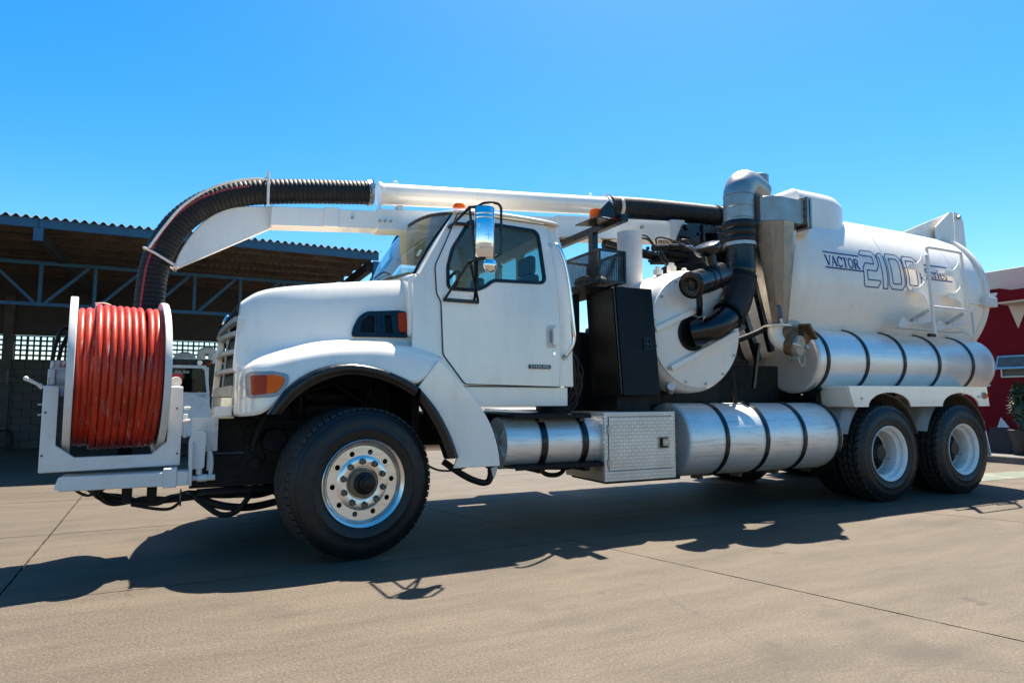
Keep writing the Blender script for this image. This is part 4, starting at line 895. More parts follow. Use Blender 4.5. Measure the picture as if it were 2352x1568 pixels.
for u, z, s in ((-.045, 2.37, .024), (-.012, 2.335, .032), (.026, 2.29, .038)):
    y = -math.cos(math.asin(u / .075)) * .05; obj('star', MB().plate(star(u, z, s), [], 'xz', y - .004, y + .004).map(lambda x, yy, zz: (x, yy + (x - u) * math.tan(math.asin(u / .075)) * .66, zz)).xf(MX), 'chrome', mr)
obj('mirror_glass', MB().plate(rrect(-.07, .07, 2.145, 2.49, .01), [], 'xz', .0125, .0145).xf(MX), 'chrome', mr)
mb_ = obj('mirror_bracket', MB().tube(spline([(1.745, 4.30, 2.505), (1.80, 4.28, 2.512), (1.84, 4.25, 2.535), (1.93, 4.24, 2.545), (1.97, 4.235, 2.52), (1.975, 4.235, 2.45), (1.975, 4.235, 2.22), (1.965, 4.24, 2.16), (1.93, 4.25, 2.14), (1.83, 4.27, 2.115), (1.745, 4.30, 2.098)], 5), .0105, 8), 'black_paint', TR)
arm = MB()
for a, b in (((1.70, 4.615, 2.42), (1.745, 4.30, 2.505)), ((1.745, 4.30, 2.50), (1.79, 4.285, 2.10)), ((1.745, 4.30, 2.095), (1.64, 4.53, 1.84)), ((1.755, 4.30, 2.09), (1.915, 4.53, 1.845)), ((1.80, 4.28, 2.10), (1.885, 4.53, 1.85)), ((1.70, 4.615, 2.42), (1.745, 4.31, 2.50))): arm.cyl(a, b, .0105, n=8)
obj('mirror_arm', arm, 'black_paint', mb_)
obj('base_plate', MB().box(1.63, 1.925, 4.528, 4.545, 1.822, 1.85), 'black_paint', mb_, bevel=.003)
obj('top_plate', MB().tube([(1.70, 4.625, 2.425), (1.74, 4.63, 2.465), (1.9, 4.63, 2.475), (2.06, 4.635, 2.45)], .014, 6), 'black_paint', mb_)
obj('convex_mirror', MB().lathe([(.062, .02), (.062, .008), (.055, -.004), (.035, -.018), (.015, -.024), (.001, -.026)], (1.90, 4.245, 2.075), (-.25, .95, 0), 28, caps=True), 'chrome', mb_)

# ---- front hose reel (turned a little on its post)
PIV = Vector((-.80, 5.1, 0)); RM = Matrix.Translation(PIV) @ Matrix.Rotation(R_(8.5), 4, 'Z') @ Matrix.Translation(-PIV)
RCy, RCz, RR_ = 5.1, 1.235, .53
rl = obj('hose_reel', MB().cyl((-.80, RCy, RCz), (-.27, RCy, RCz), .40, n=48).cyl((-.9, RCy, RCz), (-.12, RCy, RCz), .035, n=14).xf(RM), 'red_hose', TR)
fp = [(.03, -.012), (.40, -.012), (.45, -.006), (.50, -.006), (.515, -.022), (.527, -.022), (.53, -.016), (.53, .016), (.525, .02), (.515, .012), (.03, .012)]
for x in (-.785, -.265): obj('flange', MB().lathe(fp if x < -.5 else [(r, -h) for r, h in fp], (x, RCy, RCz), (1, 0, 0), 96).xf(RM), 'white_frame', rl)
xs = []; x = -.745; i = 0
wraps = [(-.742, .437, 0), (-.706, .445, .006), (-.675, .440, .004), (-.648, .472, .003)] + [(-.608 + .0395 * k, .470 - .0006 * k, .002) for k in range(6)] + [(-.370, .466, .02), (-.333, .464, .02), (-.303, .460, .014)]
for (wx, wr, tl_) in wraps:
    pa = []
    for k in range(73):
        a = 2 * math.pi * k / 72 + math.pi; pa.append((wx + tl_ * math.sin(a) + random.uniform(-.0006, .0006), RCy - wr * math.cos(a), RCz + wr * math.sin(a)))
    pa[-1] = pa[0]
    obj('hose_wrap', MB().tube(pa, .0205, 12, cap=False).xf(RM), 'red_hose', rl, smooth=180)
obj('hose_tie', MB().tube([(-.655 + .002 * k, RCy + .06 - .002 * k, RCz + .478) for k in range(6)], .024, 10).tube(spline([(-.67, RCy + .03, RCz + .50), (-.62, RCy + .02, RCz + .505), (-.58, RCy + .04, RCz + .497)]), .006, 6).xf(RM), 'cream_wall', rl)
fr = MB()
fr.plate([(-.868, .635), (-.868, 1.165), (-.79, 1.165), (-.79, .80), (-.69, .722), (-.275, .722), (-.185, .80), (-.185, 1.168), (-.102, 1.168), (-.102, .64)], [], 'xz', 4.76, 4.80)
fr.box(-.868, -.835, 4.802, 5.15, .64, 1.16); fr.box(-.135, -.102, 4.802, 5.2, .645, 1.165); fr.box(-.85, -.12, 4.802, 5.35, .64, .665)
FM = Matrix.Translation((-.048, 0, 0)) @ RM
obj('reel_frame', fr.xf(FM), 'white_frame', rl, bevel=.008)
hl = MB()
for (hx, hz) in ((-.85, 1.0), (-.855, .74), (-.135, 1.02), (-.122, .72)): hl.cyl((hx + .0, 4.762, hz), (hx, 4.757, hz), .006, n=10)
obj('bolt_hole', hl.xf(FM), 'black_satin', rl)
obj('bearing_bracket', MB().plate(smoothpoly([(-.79, 1.165), (-.755, 1.165), (-.74, 1.165), (-.74, 1.12), (-.785, 1.095)], .01), [], 'xz', 4.90, 5.14).xf(FM), 'white_frame', rl, bevel=.006)
obj('hydraulic_motor', MB().box(-.905, -.865, 5.0, 5.16, 1.175, 1.275).cyl((-.865, 5.08, 1.225), (-.79, 5.08, 1.225), .065, n=18).box(-.895, -.80, 5.03, 5.13, 1.27, 1.285).cyl((-.885, 5.04, 1.28), (-.88, 5.04, 1.33), .014, n=8).cyl((-.855, 5.06, 1.28), (-.85, 5.06, 1.335), .016, n=8).xf(RM), 'white_frame', rl, bevel=.008)
for q in ([(-.88, 5.04, 1.32), (-.87, 5.04, 1.42), (-.845, 5.05, 1.53), (-.82, 5.08, 1.55), (-.80, 5.16, 1.50), (-.78, 5.3, 1.2)], [(-.85, 5.06, 1.33), (-.835, 5.07, 1.43), (-.80, 5.10, 1.52), (-.77, 5.16, 1.50), (-.75, 5.3, 1.2)]): obj('hydraulic_line', MB().tube(spline(q), .0125, 8), 'hose_rubber', rl)
obj('control_lever', MB().cyl((-.885, 4.78, 1.165), (-.955, 4.77, 1.205), .008, .012, n=10).ball((-.958, 4.77, 1.207), .014, 8).cyl((-.875, 4.79, 1.15), (-.895, 4.785, 1.172), .014, n=8), 'white_frame', rl)
obj('lever_pin', MB().cyl((-.85, 4.8, 1.16), (-.85, 4.8, 1.215), .005, n=6).cyl((-.868, 4.78, .99), (-.89, 4.78, .985), .006, n=6).cyl((-.868, 4.79, 1.05), (-.895, 4.79, 1.05), .005, n=6), 'steel_bolt', rl)
obj('pressure_gauge', MB().lathe([(.034, 0), (.036, .01), (.036, .03), (.02, .035)], (-.135, 4.86, 1.20), (0, 1, 0), 20).cyl((-.135, 4.875, 1.16), (-.135, 4.875, 1.18), .01, n=8).xf(FM), 'white_frame', rl)
obj('side_fittings', MB().cyl((-.10, 4.95, 1.02), (-.06, 4.95, 1.02), .012, n=8).box(-.10, -.075, 4.9, 5.0, .82, .98).cyl((-.10, 4.9, .93), (-.055, 4.88, .935), .014, n=8), 'white_frame', rl, bevel=.004)
lb = obj('reel_support_beam', MB().box(-.755, -.05, 4.76, 4.92, .518, .608).box(-.05, -.03, 4.76, 4.92, .51, .80), 'white_frame', TR, bevel=.006)
obj('beam_nose', MB().hexa([(-.785, 4.77, .535), (-.755, 4.765, .52), (-.755, 4.91, .52), (-.785, 4.90, .535)], [(-.765, 4.77, .60), (-.755, 4.765, .605), (-.755, 4.91, .605), (-.765, 4.90, .60)]), 'white_frame', lb)
obj('beam_sleeve', MB().box(-.20, -.12, 4.75, 4.93, .508, .632), 'white_frame', lb, bevel=.005)
pb = obj('pivot_bracket', MB().plate(rrect(-.045, .118, .725, .955, .008), [], 'xz', 4.90, 4.92).box(.10, .118, 4.92, 5.11, .74, .95), 'white_frame', TR, bevel=.004)
for (x_, z_) in ((.03, .905), (.09, .908), (.09, .855), (.088, .775)): obj('bolt', MB().cyl((x_, 4.905, z_), (x_, 4.885, z_), .013, n=6), 'white_frame', pb)
pm = MB().plate(smoothpoly([(-.055, .615), (-.06, .80), (-.04, .862), (.03, .868), (.045, .85), (.04, .62)], .015), [], 'xz', 4.80, 4.895)
obj('pivot_housing', pm.cyl((.07, 4.86, .60), (.07, 4.86, .735), .016, n=10), 'white_frame', pb, bevel=.008)
obj('swivel_fitting', MB().cyl((-.06, 4.82, .555), (.0, 4.82, .555), .018, n=6).cyl((.0, 4.82, .555), (.06, 4.82, .555), .025, n=16).cyl((.055, 4.82, .555), (.11, 4.82, .555), .021, n=6).cyl((.01, 4.82, .58), (.01, 4.82, .625), .02, n=10).tube(spline([(.08, 4.84, .57), (.085, 4.85, .65), (.075, 4.86, .72), (.05, 4.87, .74)]), .014, 8), 'white_frame', pb, bevel=.002)
# hanging hydraulic hoses under the reel
for i in range(11):
    j = lambda a: random.uniform(-a, a)
    q = [(-.66 + j(.05), 5.2 + j(.08), .52), (-.60 + j(.04), 5.2 + j(.08), .44 + j(.02)), (-.48 + j(.04), 5.2 + j(.05), .385 + j(.03)), (-.30 + j(.04), 5.2 + j(.04), .365 + j(.03)), (-.15, 5.18 + j(.03), .385 + j(.02)), (-.04 + j(.02), 5.18 + j(.03), .40 + j(.025)), (.15, 5.2 + j(.05), .39 + j(.03)), (.35 + j(.05), 5.25 + j(.1), .38 + j(.03)), (.6, 5.35 + j(.1), .42 + j(.04))]
    obj('hydraulic_line', MB().tube(spline(q, 6), random.uniform(.009, .014), 7), 'hose_rubber', TR)
for q, r in (([(-.02, 5.15, .40), (.06, 5.12, .33), (.16, 5.1, .26), (.26, 5.1, .27), (.34, 5.12, .36), (.4, 5.2, .45)], .02), ([(.0, 5.15, .41), (.2, 5.15, .415), (.5, 5.2, .41), (.7, 5.3, .42)], .032), ([(.02, 5.15, .37), (.18, 5.12, .315), (.36, 5.15, .29), (.55, 5.2, .31)], .028), ([(-.40, 5.15, .36), (-.25, 5.13, .325), (-.16, 5.13, .32), (-.1, 5.14, .36)], .011), ([(-.70, 4.9, .515), (-.62, 4.9, .47), (-.52, 4.9, .515)], .009)): obj('hydraulic_line', MB().tube(spline(q), r, 9), 'hose_rubber', TR)
obj('hose_tie', MB().tube([(-.10, 5.18 + .06 * math.cos(a), .385 + .055 * math.sin(a)) for a in [k * math.pi / 8 for k in range(17)]], .006, 6), 'pipe_grey', TR)
for x in (-.46, -.31): obj('hanger_bracket', MB().box(x, x + .06, 5.15, 5.2, .38, .53), 'black_chassis', TR)
# air lines below the cab
for q, r in (([(1.72, 4.75, .60), (1.86, 4.72, .50), (1.98, 4.72, .44), (2.08, 4.73, .42), (2.12, 4.74, .47), (2.12, 4.75, .58)], .026), ([(2.55, 4.8, .58), (2.62, 4.78, .47), (2.72, 4.78, .44), (2.82, 4.8, .46), (2.9, 4.85, .55)], .020), ([(1.55, 4.75, .60), (1.68, 4.74, .535), (1.85, 4.76, .53), (2.0, 4.8, .57)], .008), ([(2.15, 4.8, .55), (2.3, 4.78, .525), (2.55, 4.8, .55)], .008)): obj('air_line', MB().tube(spline(q), r, 8), 'hose_rubber', TR)
obj('torn_strap', MB().plate([(2.06, .545), (2.12, .56), (2.105, .50), (2.085, .46)], [], 'xz', 4.60, 4.605), 'white_frame', TR)

# ---- boom, suction tube and hoses
def ribbed(path, r, amp, pitch, n=26, helix=False):
    P = resample(path, pitch / 5); return MB().tube(P, r, n, rf=lambda i: r + amp * (.75, 1.0, 1.0, .75, -.5)[i % 5])
hp = spline([(-.36, YC, 1.15), (-.385, YC, 1.5), (-.388, YC, 1.83), (-.355, YC, 2.16), (-.24, YC, 2.44), (-.07, YC, 2.63), (.12, YC, 2.745), (.28, YC, 2.80), (.44, YC, 2.835), (.8, YC, 2.89), (1.33, YC, 2.955)], 10)
sh1 = obj('suction_hose', ribbed(hp, .1025, .0035, .036), 'hose_rubber', TR, smooth=60)
P = resample(hp, .01); sm = MB(); T0 = []
for i, p in enumerate(P[:int(len(P) * .66)]):
    t = (P[i + 1] - P[max(0, i - 1)]).normalized(); out = Vector((-t.z, 0, t.x)); side_ = Vector((0, -1, 0)); a0 = R_(58 - 22 * min(1, i / 60)) if False else R_(60 - 0.0 * i)
    for da in (-.085, .085):
        a = a0 - .9 * max(0, (i / len(P) - .22)) * -1.6 + da; a = R_(62) + da + (.55 * max(0, i / len(P) - .2)); a = min(a, R_(84) + da)
        d = side_ * math.sin(math.pi / 2 - (math.pi / 2 - a)) + out * math.cos(a); d = side_ * math.sin(a) + out * math.cos(a) if False else side_ * math.cos(math.pi / 2 - a) + out * math.sin(math.pi / 2 - a)
        sm.v.append(p + d.normalized() * (.1075 + (.001 if (i % 3) else -.0015)))
sm.v = [tuple(v) for v in sm.v]; sm.f = [(2 * i, 2 * i + 1, 2 * i + 3, 2 * i + 2) for i in range(len(sm.v) // 2 - 1)]
obj('hose_stripe', sm, 'red_stripe', sh1, smooth=0)
obj('hose_clamp', MB().lathe([(.108, 0), (.114, .003), (.114, .045), (.108, .048)], (1.285, YC, 2.95), (1, 0, .12), 28).cyl((1.31, YC - .13, 2.90), (1.31, YC - .13, 3.03), .010, n=8).box(1.29, 1.33, YC - .14, YC - .10, 2.96, 3.0), 'steel_bolt', sh1)
bs = .0895
tb = obj('boom_tube', MB().lathe([(.1, 0), (.1, 2.52)], (1.40, YC, 2.955), (1, 0, bs), 40), 'white_paint', TR)
for x in (1.40, 3.90):
    z = 2.955 + (x - 1.4) * bs; obj('tube_flange', MB().lathe([(.112, -.012), (.112, .012)], (x, YC, z), (1, 0, bs), 28).bar((x, YC, z - .10), (x, YC, z - .22), .012, .12, (0, 1, 0)), 'white_paint', tb)
for x in (1.55, 3.70): obj('lifting_eye', MB().tube([(x + .018 * math.cos(a), YC, 2.955 + (x - 1.4) * bs + .115 + .018 * math.sin(a)) for a in [k * math.pi / 6 for k in range(13)]], .005, 6), 'white_paint', tb)
obj('fill_cap', MB().plate(star(0, 0, 0) if False else [(3.84, 3.27), (3.94, 3.28), (3.96, 3.31), (3.9, 3.315)], [], 'xz', YC - .02, YC + .02), 'white_paint', tb)
rh = spline([(3.95, YC, 3.175), (4.4, YC, 3.215), (4.9, YC, 3.245), (5.35, YC, 3.268), (5.62, YC, 3.285)], 8)
sh2 = obj('suction_hose', ribbed(rh, .116, .004, .036), 'hose_rubber', TR, smooth=60)
for x, z, m_ in ((4.03, 3.18, 'cream_wall'), (5.45, 3.275, 'black_satin')): obj('hose_clamp', MB().lathe([(.121, 0), (.127, .003), (.127, .04), (.121, .043)], (x, YC, z), (1, 0, .06), 28), m_, sh2)
obj('suction_elbow', MB().tube(spline([(5.56, YC, 3.28), (5.75, YC, 3.285), (5.95, YC, 3.25), (6.1, YC, 3.1)]), .125, 20).lathe([(.15, 0), (.15, .03)], (5.62, YC, 3.285), (1, 0, 0), 24), 'black_paint', TR)
def sbox(m, xa, xb, za0, zb0, dz, y0, y1):  # sloped box section
    return m.hexa([(xa, y0, za0), (xa, y1, za0), (xa, y1, za0 + dz), (xa, y0, za0 + dz)], [(xb, y0, zb0), (xb, y1, zb0), (xb, y1, zb0 + dz), (xb, y0, zb0 + dz)])
zb = lambda x: 2.528 + (x - .48) * .0855
bm_ = obj('boom', sbox(MB(), .47, 1.40, zb(.47), zb(1.40), .165, YC - .09, YC + .09), 'white_paint', TR, bevel=.006)
obj('boom_section', sbox(MB(), 1.36, 3.30, zb(1.36) - .012, zb(3.3) - .012, .195, YC - .105, YC + .105), 'white_paint', bm_, bevel=.006)
obj('boom_section', sbox(MB(), 3.20, 4.72, zb(3.2) - .028, zb(4.72) - .028, .225, YC - .12, YC + .12), 'white_paint', bm_, bevel=.006)
obj('boom_section', sbox(MB(), 4.68, 4.88, zb(4.68) - .04, zb(4.88) - .04, .25, YC - .135, YC + .135), 'white_frame', bm_, bevel=.006)
pn = MB()
for x, dz in ((1.14, .09), (1.38, .07), (1.43, .07), (1.48, .07), (4.28, .11)): obj('boom_pin', MB().cyl((x, YC - .09, zb(x) + dz), (x, YC - (.125 if x < 4 else .145), zb(x) + dz), .012 if x < 4 else .02, n=10), 'steel_bolt', bm_)
obj('boom_stop', MB().box(1.545, 1.60, YC - .10, YC - .02, zb(1.57) + .185, zb(1.57) + .225), 'white_frame', bm_)
obj('boom_collar', sbox(MB(), .90, 1.02, zb(.90) + .004, zb(1.02) + .004, .17, YC - .105, YC + .105), 'white_paint', bm_, bevel=.004)
cr = spline([(-.225, 0, 2.115), (-.17, 0, 2.28), (-.05, 0, 2.48), (.09, 0, 2.61), (.23, 0, 2.665), (.47, 0, 2.70)], 6)
crp = [(p.x, p.z) for p in cr] + [(.475, 2.53)]
hg = obj('hose_guide', MB().plate(crp, [], 'xz', YC - .01, YC + .01), 'white_paint', bm_)
obj('guide_rim', MB().tube([(p.x, YC, p.z) for p in cr], .012, 8).tube([(-.225, YC, 2.112), (.475, YC, 2.528)], .012, 8).box(.465, .485, YC - .07, YC + .07, 2.52, 2.71), 'white_paint', hg)
rod = MB()
for s_ in (-.125, .125): rod.tube(spline([(-.40, YC + s_, 2.235), (-.30, YC + s_, 2.42), (-.17, YC + s_, 2.61), (.04, YC + s_, 2.785), (.27, YC + s_, 2.88), (.435, YC + s_, 2.905)], 6), .010, 8).tube([(-.435, YC + s_, 2.235), (-.36, YC + s_, 2.20), (-.225, YC + s_, 2.12)], .010, 8).tube([(.435, YC + s_, 2.975), (.44, YC + s_, 2.69)], .011, 8)
rod.tube([(-.435, YC - .125, 2.235), (-.435, YC + .125, 2.235)], .010, 8).tube([(-.225, YC - .125, 2.12), (-.225, YC + .125, 2.12)], .010, 8).tube([(.435, YC - .125, 2.97), (.435, YC + .125, 2.97)], .010, 8).ball((-.21, YC - .125, 2.105), .02, 6)
obj('guide_rod', rod, 'white_paint', hg)
# boom pedestal and hydraulics
bp_ = obj('boom_pedestal', MB().box(5.28, 5.70, 5.42, 5.88, 1.0, 3.0).box(5.13, 5.72, 5.52, 5.78, 3.0, 3.10), 'black_paint', TR, bevel=.01)
obj('boom_knuckle', MB().plate(smoothpoly([(4.74, 2.86), (4.80, 2.98), (4.84, 3.06), (5.0, 3.085), (5.13, 3.095), (5.15, 2.74), (4.74, 2.74)], .03), [], 'xz', YC - .16, YC + .16).cyl((4.88, YC - .19, 3.02), (4.88, YC - .16, 3.02), .03, n=12).cyl((5.06, YC - .18, 2.97), (5.06, YC - .16, 2.97), .018, n=10).box(5.10, 5.13, YC - .19, YC + .19, 2.75, 3.08).box(4.78, 4.93, YC - .19, YC - .16, 2.905, 2.915), 'black_paint', bp_, bevel=.006)
obj('swing_base', MB().lathe([(.30, 0), (.30, .1), (.24, .12), (.22, .2)], (5.02, YC, 2.50), (0, 0, 1), 28).box(4.60, 5.3, 5.46, 5.84, 2.66, 2.72).hexa([(4.9, 5.3, 2.2), (5.4, 5.3, 2.2), (5.4, 5.9, 2.2), (4.9, 5.9, 2.2)], [(4.75, 5.35, 2.5), (5.4, 5.35, 2.5), (5.4, 5.9, 2.5), (4.75, 5.9, 2.5)]), 'black_satin', bp_, bevel=.008)
lf = obj('lift_cylinder', MB().cyl((3.85, YC - .02, 2.75), (4.75, YC - .02, 2.66), .05, n=16).cyl((4.40, YC - .06, 2.75), (4.40, YC - .08, 2.75), .02, n=8), 'black_paint', TR)
obj('mounting_plate', MB().hexa([(4.52, 5.5, 2.60), (4.95, 5.5, 2.64), (4.95, 5.7, 2.64), (4.52, 5.7, 2.60)], [(4.52, 5.5, 2.66), (4.95, 5.5, 2.69), (4.95, 5.7, 2.69), (4.52, 5.7, 2.66)]), 'black_chassis', lf)
sc_ = obj('swing_cylinder', MB().cyl((4.25, 5.30, 2.675), (4.66, 5.30, 2.735), .037, n=16).cyl((4.45, 5.30, 2.705), (4.50, 5.30, 2.712), .045, n=16), 'black_paint', TR)
obj('piston_rod', MB().cyl((4.66, 5.30, 2.735), (4.92, 5.30, 2.745), .022, n=12), 'chrome', sc_); obj('rod_end', MB().box(4.86, 4.94, 5.26, 5.34, 2.72, 2.79).cyl((4.90, 5.30, 2.79), (4.90, 5.30, 2.83), .022, n=6), 'black_paint', sc_)
for q in ([(4.28, 5.28, 2.72), (4.28, 5.28, 2.78), (4.36, 5.26, 2.79), (4.50, 5.2, 2.74), (4.66, 5.1, 2.62), (4.75, 5.05, 2.50)], [(4.62, 5.28, 2.80), (4.70, 5.27, 2.80), (4.80, 5.25, 2.72), (4.86, 5.2, 2.6)], [(4.05, 5.3, 2.76), (4.18, 5.3, 2.76), (4.26, 5.27, 2.66), (4.31, 5.2, 2.5), (4.36, 5.1, 2.38)], [(4.30, 5.26, 2.66), (4.36, 5.2, 2.52), (4.42, 5.1, 2.38)], [(3.98, 5.32, 2.78), (4.15, 5.3, 2.80), (4.25, 5.28, 2.70)]): obj('hydraulic_line', MB().tube(spline(q), .010, 7), 'hose_rubber', TR)

# ---- debris tank
TY, TZ, TRD = YC, 2.45, .96
dt = obj('debris_tank', MB().lathe([(.02, -.20), (.35, -.18), (.65, -.12), (.85, -.05), (.93, .0), (.955, .04), (.96, .07), (.96, 3.52)], (5.65, TY, TZ), (1, 0, 0), 128, caps=False), 'white_tank', TR, smooth=30)
for x in (5.73, 7.22, 8.55): obj('weld_seam', MB().lathe([(.958, -.007), (.9625, -.004), (.9625, .004), (.958, .007)], (x, TY, TZ), (1, 0, 0), 128, caps=False), 'white_tank', dt)
obj('rear_flange', MB().lathe([(.955, 0), (1.0, 0), (1.0, .03), (.955, .03)], (9.15, TY, TZ), (1, 0, 0), 128, close=True), 'white_tank', dt)
obj('rear_door', MB().lathe([(1.0, .035), (1.0, .065), (.87, .09), (.82, .28), (.70, .45), (.4, .55), (.02, .60)], (9.15, TY, TZ), (1, 0, 0), 128, caps=False), 'white_tank', dt)
obj('door_clamp', MB().box(9.05, 9.32, 4.62, 4.70, 2.28, 2.40), 'white_frame', dt, bevel=.005)
obj('stiffener', MB().box(8.75, 9.148, 4.675, 4.72, 2.305, 2.325), 'white_tank', dt)
stad = lambda r: [(6.02, YC - r), ] + [(6.50 + r * math.sin(R_(a)), YC - r * math.cos(R_(a))) for a in range(0, 181, 6)] + [(6.02, YC + r)]
dm = MB(); lv = [(.75, 2.9), (.75, 3.36), (.735, 3.42), (.69, 3.475), (.60, 3.52), (.40, 3.555), (.1, 3.57)]; k = len(stad(.7))
for r, z in lv: dm.v += [(x - (.75 - r) * .0 + (0 if i not in (0, k - 1) else (.75 - r) * .5), y, z) for i, (x, y) in enumerate(stad(r))]
for j in range(len(lv) - 1): dm.f += [(j * k + i, j * k + (i + 1) % k, (j + 1) * k + (i + 1) % k, (j + 1) * k + i) for i in range(k)]
dm.f.append(tuple(range((len(lv) - 1) * k, len(lv) * k)))
obj('tank_hood', dm, 'white_tank', dt, smooth=40)
# lifting fin at the rear top
fn = obj('hinge_fin', MB().plate([(8.35, 3.30), (9.42, 3.70), (9.46, 3.70), (9.46, 3.25)], [], 'xz', 5.22, 5.24), 'white_tank', dt)
obj('hinge_plate', MB().plate(smoothpoly([(9.02, 3.05), (9.02, 3.45), (9.36, 3.70), (9.44, 3.70), (9.44, 3.05)], .015), [circ(9.10, 3.42, .012, 10), rrect(9.36, 9.39, 3.16, 3.26, .013)], 'xz', 5.16, 5.18).plate(smoothpoly([(9.46, 3.1), (9.46, 3.72), (9.58, 3.70), (9.68, 3.60), (9.72, 3.1)], .015), [circ(9.55, 3.48, .012, 10), circ(9.57, 3.36, .012, 10)], 'xz', 5.16, 5.19), 'white_tank', fn)
obj('hinge_bolt', MB().cyl((9.54, 5.15, 3.64), (9.54, 5.12, 3.64), .03, n=6), 'steel_bolt', fn)
# lettering on the tank
def onT(u, v): a = v / TRD; return (u, TY - (TRD + .0035) * math.cos(a), TZ + (TRD + .0035) * math.sin(a))
def dens(p, st=.05):
    out = []
    for a, b in zip(p, p[1:]):
        a, b = Vector(a), Vector(b); m = max(1, int((b - a).length / st)); out += [tuple(a.lerp(b, i / m)) for i in range(m)]
    return out + [tuple(p[-1])]
L = MB()
text(L, 'VACTOR', SERIF, 6.152, .108, .118, .565, onT, .02)
strokes(L, [([(8.005, .215), (8.006, .216)], .001)], onT); text(L, 'Series', SERIF, 7.945, .124, .112, .44, onT, .02)
strokes(L, [([(6.136, .266), (6.737, .270)], .017), ([(6.130, .083), (6.768, .089)], .017), ([(7.86, .287), (8.438, .292)], .017), ([(7.845, .102), (8.484, .107)], .017)], onT)
for p in ([(6.811, .360), (7.003, .364), (7.062, .313), (7.066, .189), (7.008, .114), (6.840, .114), (6.840, 0), (7.052, .004), (7.066, -.012), (7.016, -.080), (6.789, -.084), (6.770, -.054), (6.775, .137), (6.824, .197), (6.982, .198), (6.982, .292), (6.772, .289), (6.763, .306), (6.811, .360)],
          [(7.122, .355), (7.175, .358), (7.197, .305), (7.198, .06), (7.188, -.081), (7.108, -.083), (7.110, .292), (7.092, .296), (7.077, .312), (7.122, .355)],
          [(7.265, .365), (7.458, .368), (7.523, .317), (7.521, .04), (7.513, -.022), (7.459, -.076), (7.265, -.077), (7.220, -.03), (7.227, .254), (7.223, .314), (7.265, .365)],
          [(7.299, .302), (7.431, .304), (7.455, .274), (7.453, .027), (7.439, -.010), (7.298, -.012), (7.285, .017), (7.287, .278), (7.299, .302)],
          [(7.585, .367), (7.775, .371), (7.840, .322), (7.838, .05), (7.830, -.02), (7.776, -.070), (7.583, -.074), (7.540, -.024), (7.552, .106), (7.543, .318), (7.585, .367)],
          [(7.618, .307), (7.753, .309), (7.774, .277), (7.770, .03), (7.757, -.004), (7.615, -.006), (7.604, .02), (7.604, .28), (7.618, .307)]):
    strokes(L, [(dens(p), .0135)], onT)
obj('lettering', L, 'blue_print', dt, smooth=0)
# ladder
ld = obj('ladder', MB().tube(spline([(7.74, 4.52, 2.18), (7.66, 4.50, 2.80), (7.665, 4.50, 2.86), (7.72, 4.50, 2.875), (8.28, 4.50, 2.875), (8.335, 4.50, 2.86), (8.35, 4.50, 2.81), (8.47, 4.52, 2.18)], 6), .016, 10).tube([(7.74, 4.52, 2.175), (8.47, 4.52, 2.175)], .014, 10), 'white_tank', TR)
obj('handrail', MB().tube([(7.60, 4.47, 2.76), (7.675, 4.47, 1.82)], .017, 10).ball((7.60, 4.47, 2.76), .022, 6).cyl((7.60, 4.47, 2.75), (7.64, 4.5, 2.80), .015, n=8), 'white_tank', ld); obj('grip', MB().cyl((7.545, 4.47, 1.822), (7.66, 4.47, 1.822), .02, n=12), 'rubber', ld)
def tab(x0, x1, z): # swept gusset between tank and rail
    w = x1 - x0; return [(x0, z - .032), (x0, z + .032), (x0 + w * .35, z + .036), (x0 + w * .6, z + .06), (x0 + w * .85, z + .11), (x1, z + .17), (x1 + .03, z - .16), (x1 - .02, z - .10), (x0 + w * .8, z - .055), (x0 + w * .55, z - .035)]
for x0, x1, z in ((7.50, 7.76, 2.65), (7.53, 7.80, 2.37), (8.215, 8.50, 2.635), (8.24, 8.53, 2.355)): obj('gusset', MB().plate(tab(x0, x1, z), [], 'xz', 4.615, 4.622).bar((x0 + .05, 4.618, z), (x0 + .05, 4.70, z), .02, .02), 'white_tank', ld)
for x in (7.18, 7.88):
    lbk = obj('ladder_bracket', MB().plate(smoothpoly([(x, 1.905), (x + .11, 2.045), (x + .22, 2.0), (x + .58, 2.105), (x + .68, 2.11), (x + .70, 2.03), (x + .60, 1.995)], .01), [circ(x + .38, 1.995, .012, 10)], 'xz', 4.60, 4.615).box(x, x + .62, 4.60, 4.72, 1.905, 1.915), 'white_frame', ld)
    obj('spring', ribbed([(x + .24, 4.58, 2.0), (x + .56, 4.58, 2.135)], .017, .004, .014, 10), 'steel_bolt', lbk)
obj('ladder_stay', MB().bar((8.50, 4.5, 2.15), (8.52, 4.5, 1.87), .02, .03).plate([(8.30, 1.95), (8.40, 1.95), (8.53, 1.88), (8.50, 1.85)], [], 'xz', 4.55, 4.56), 'white_frame', ld)

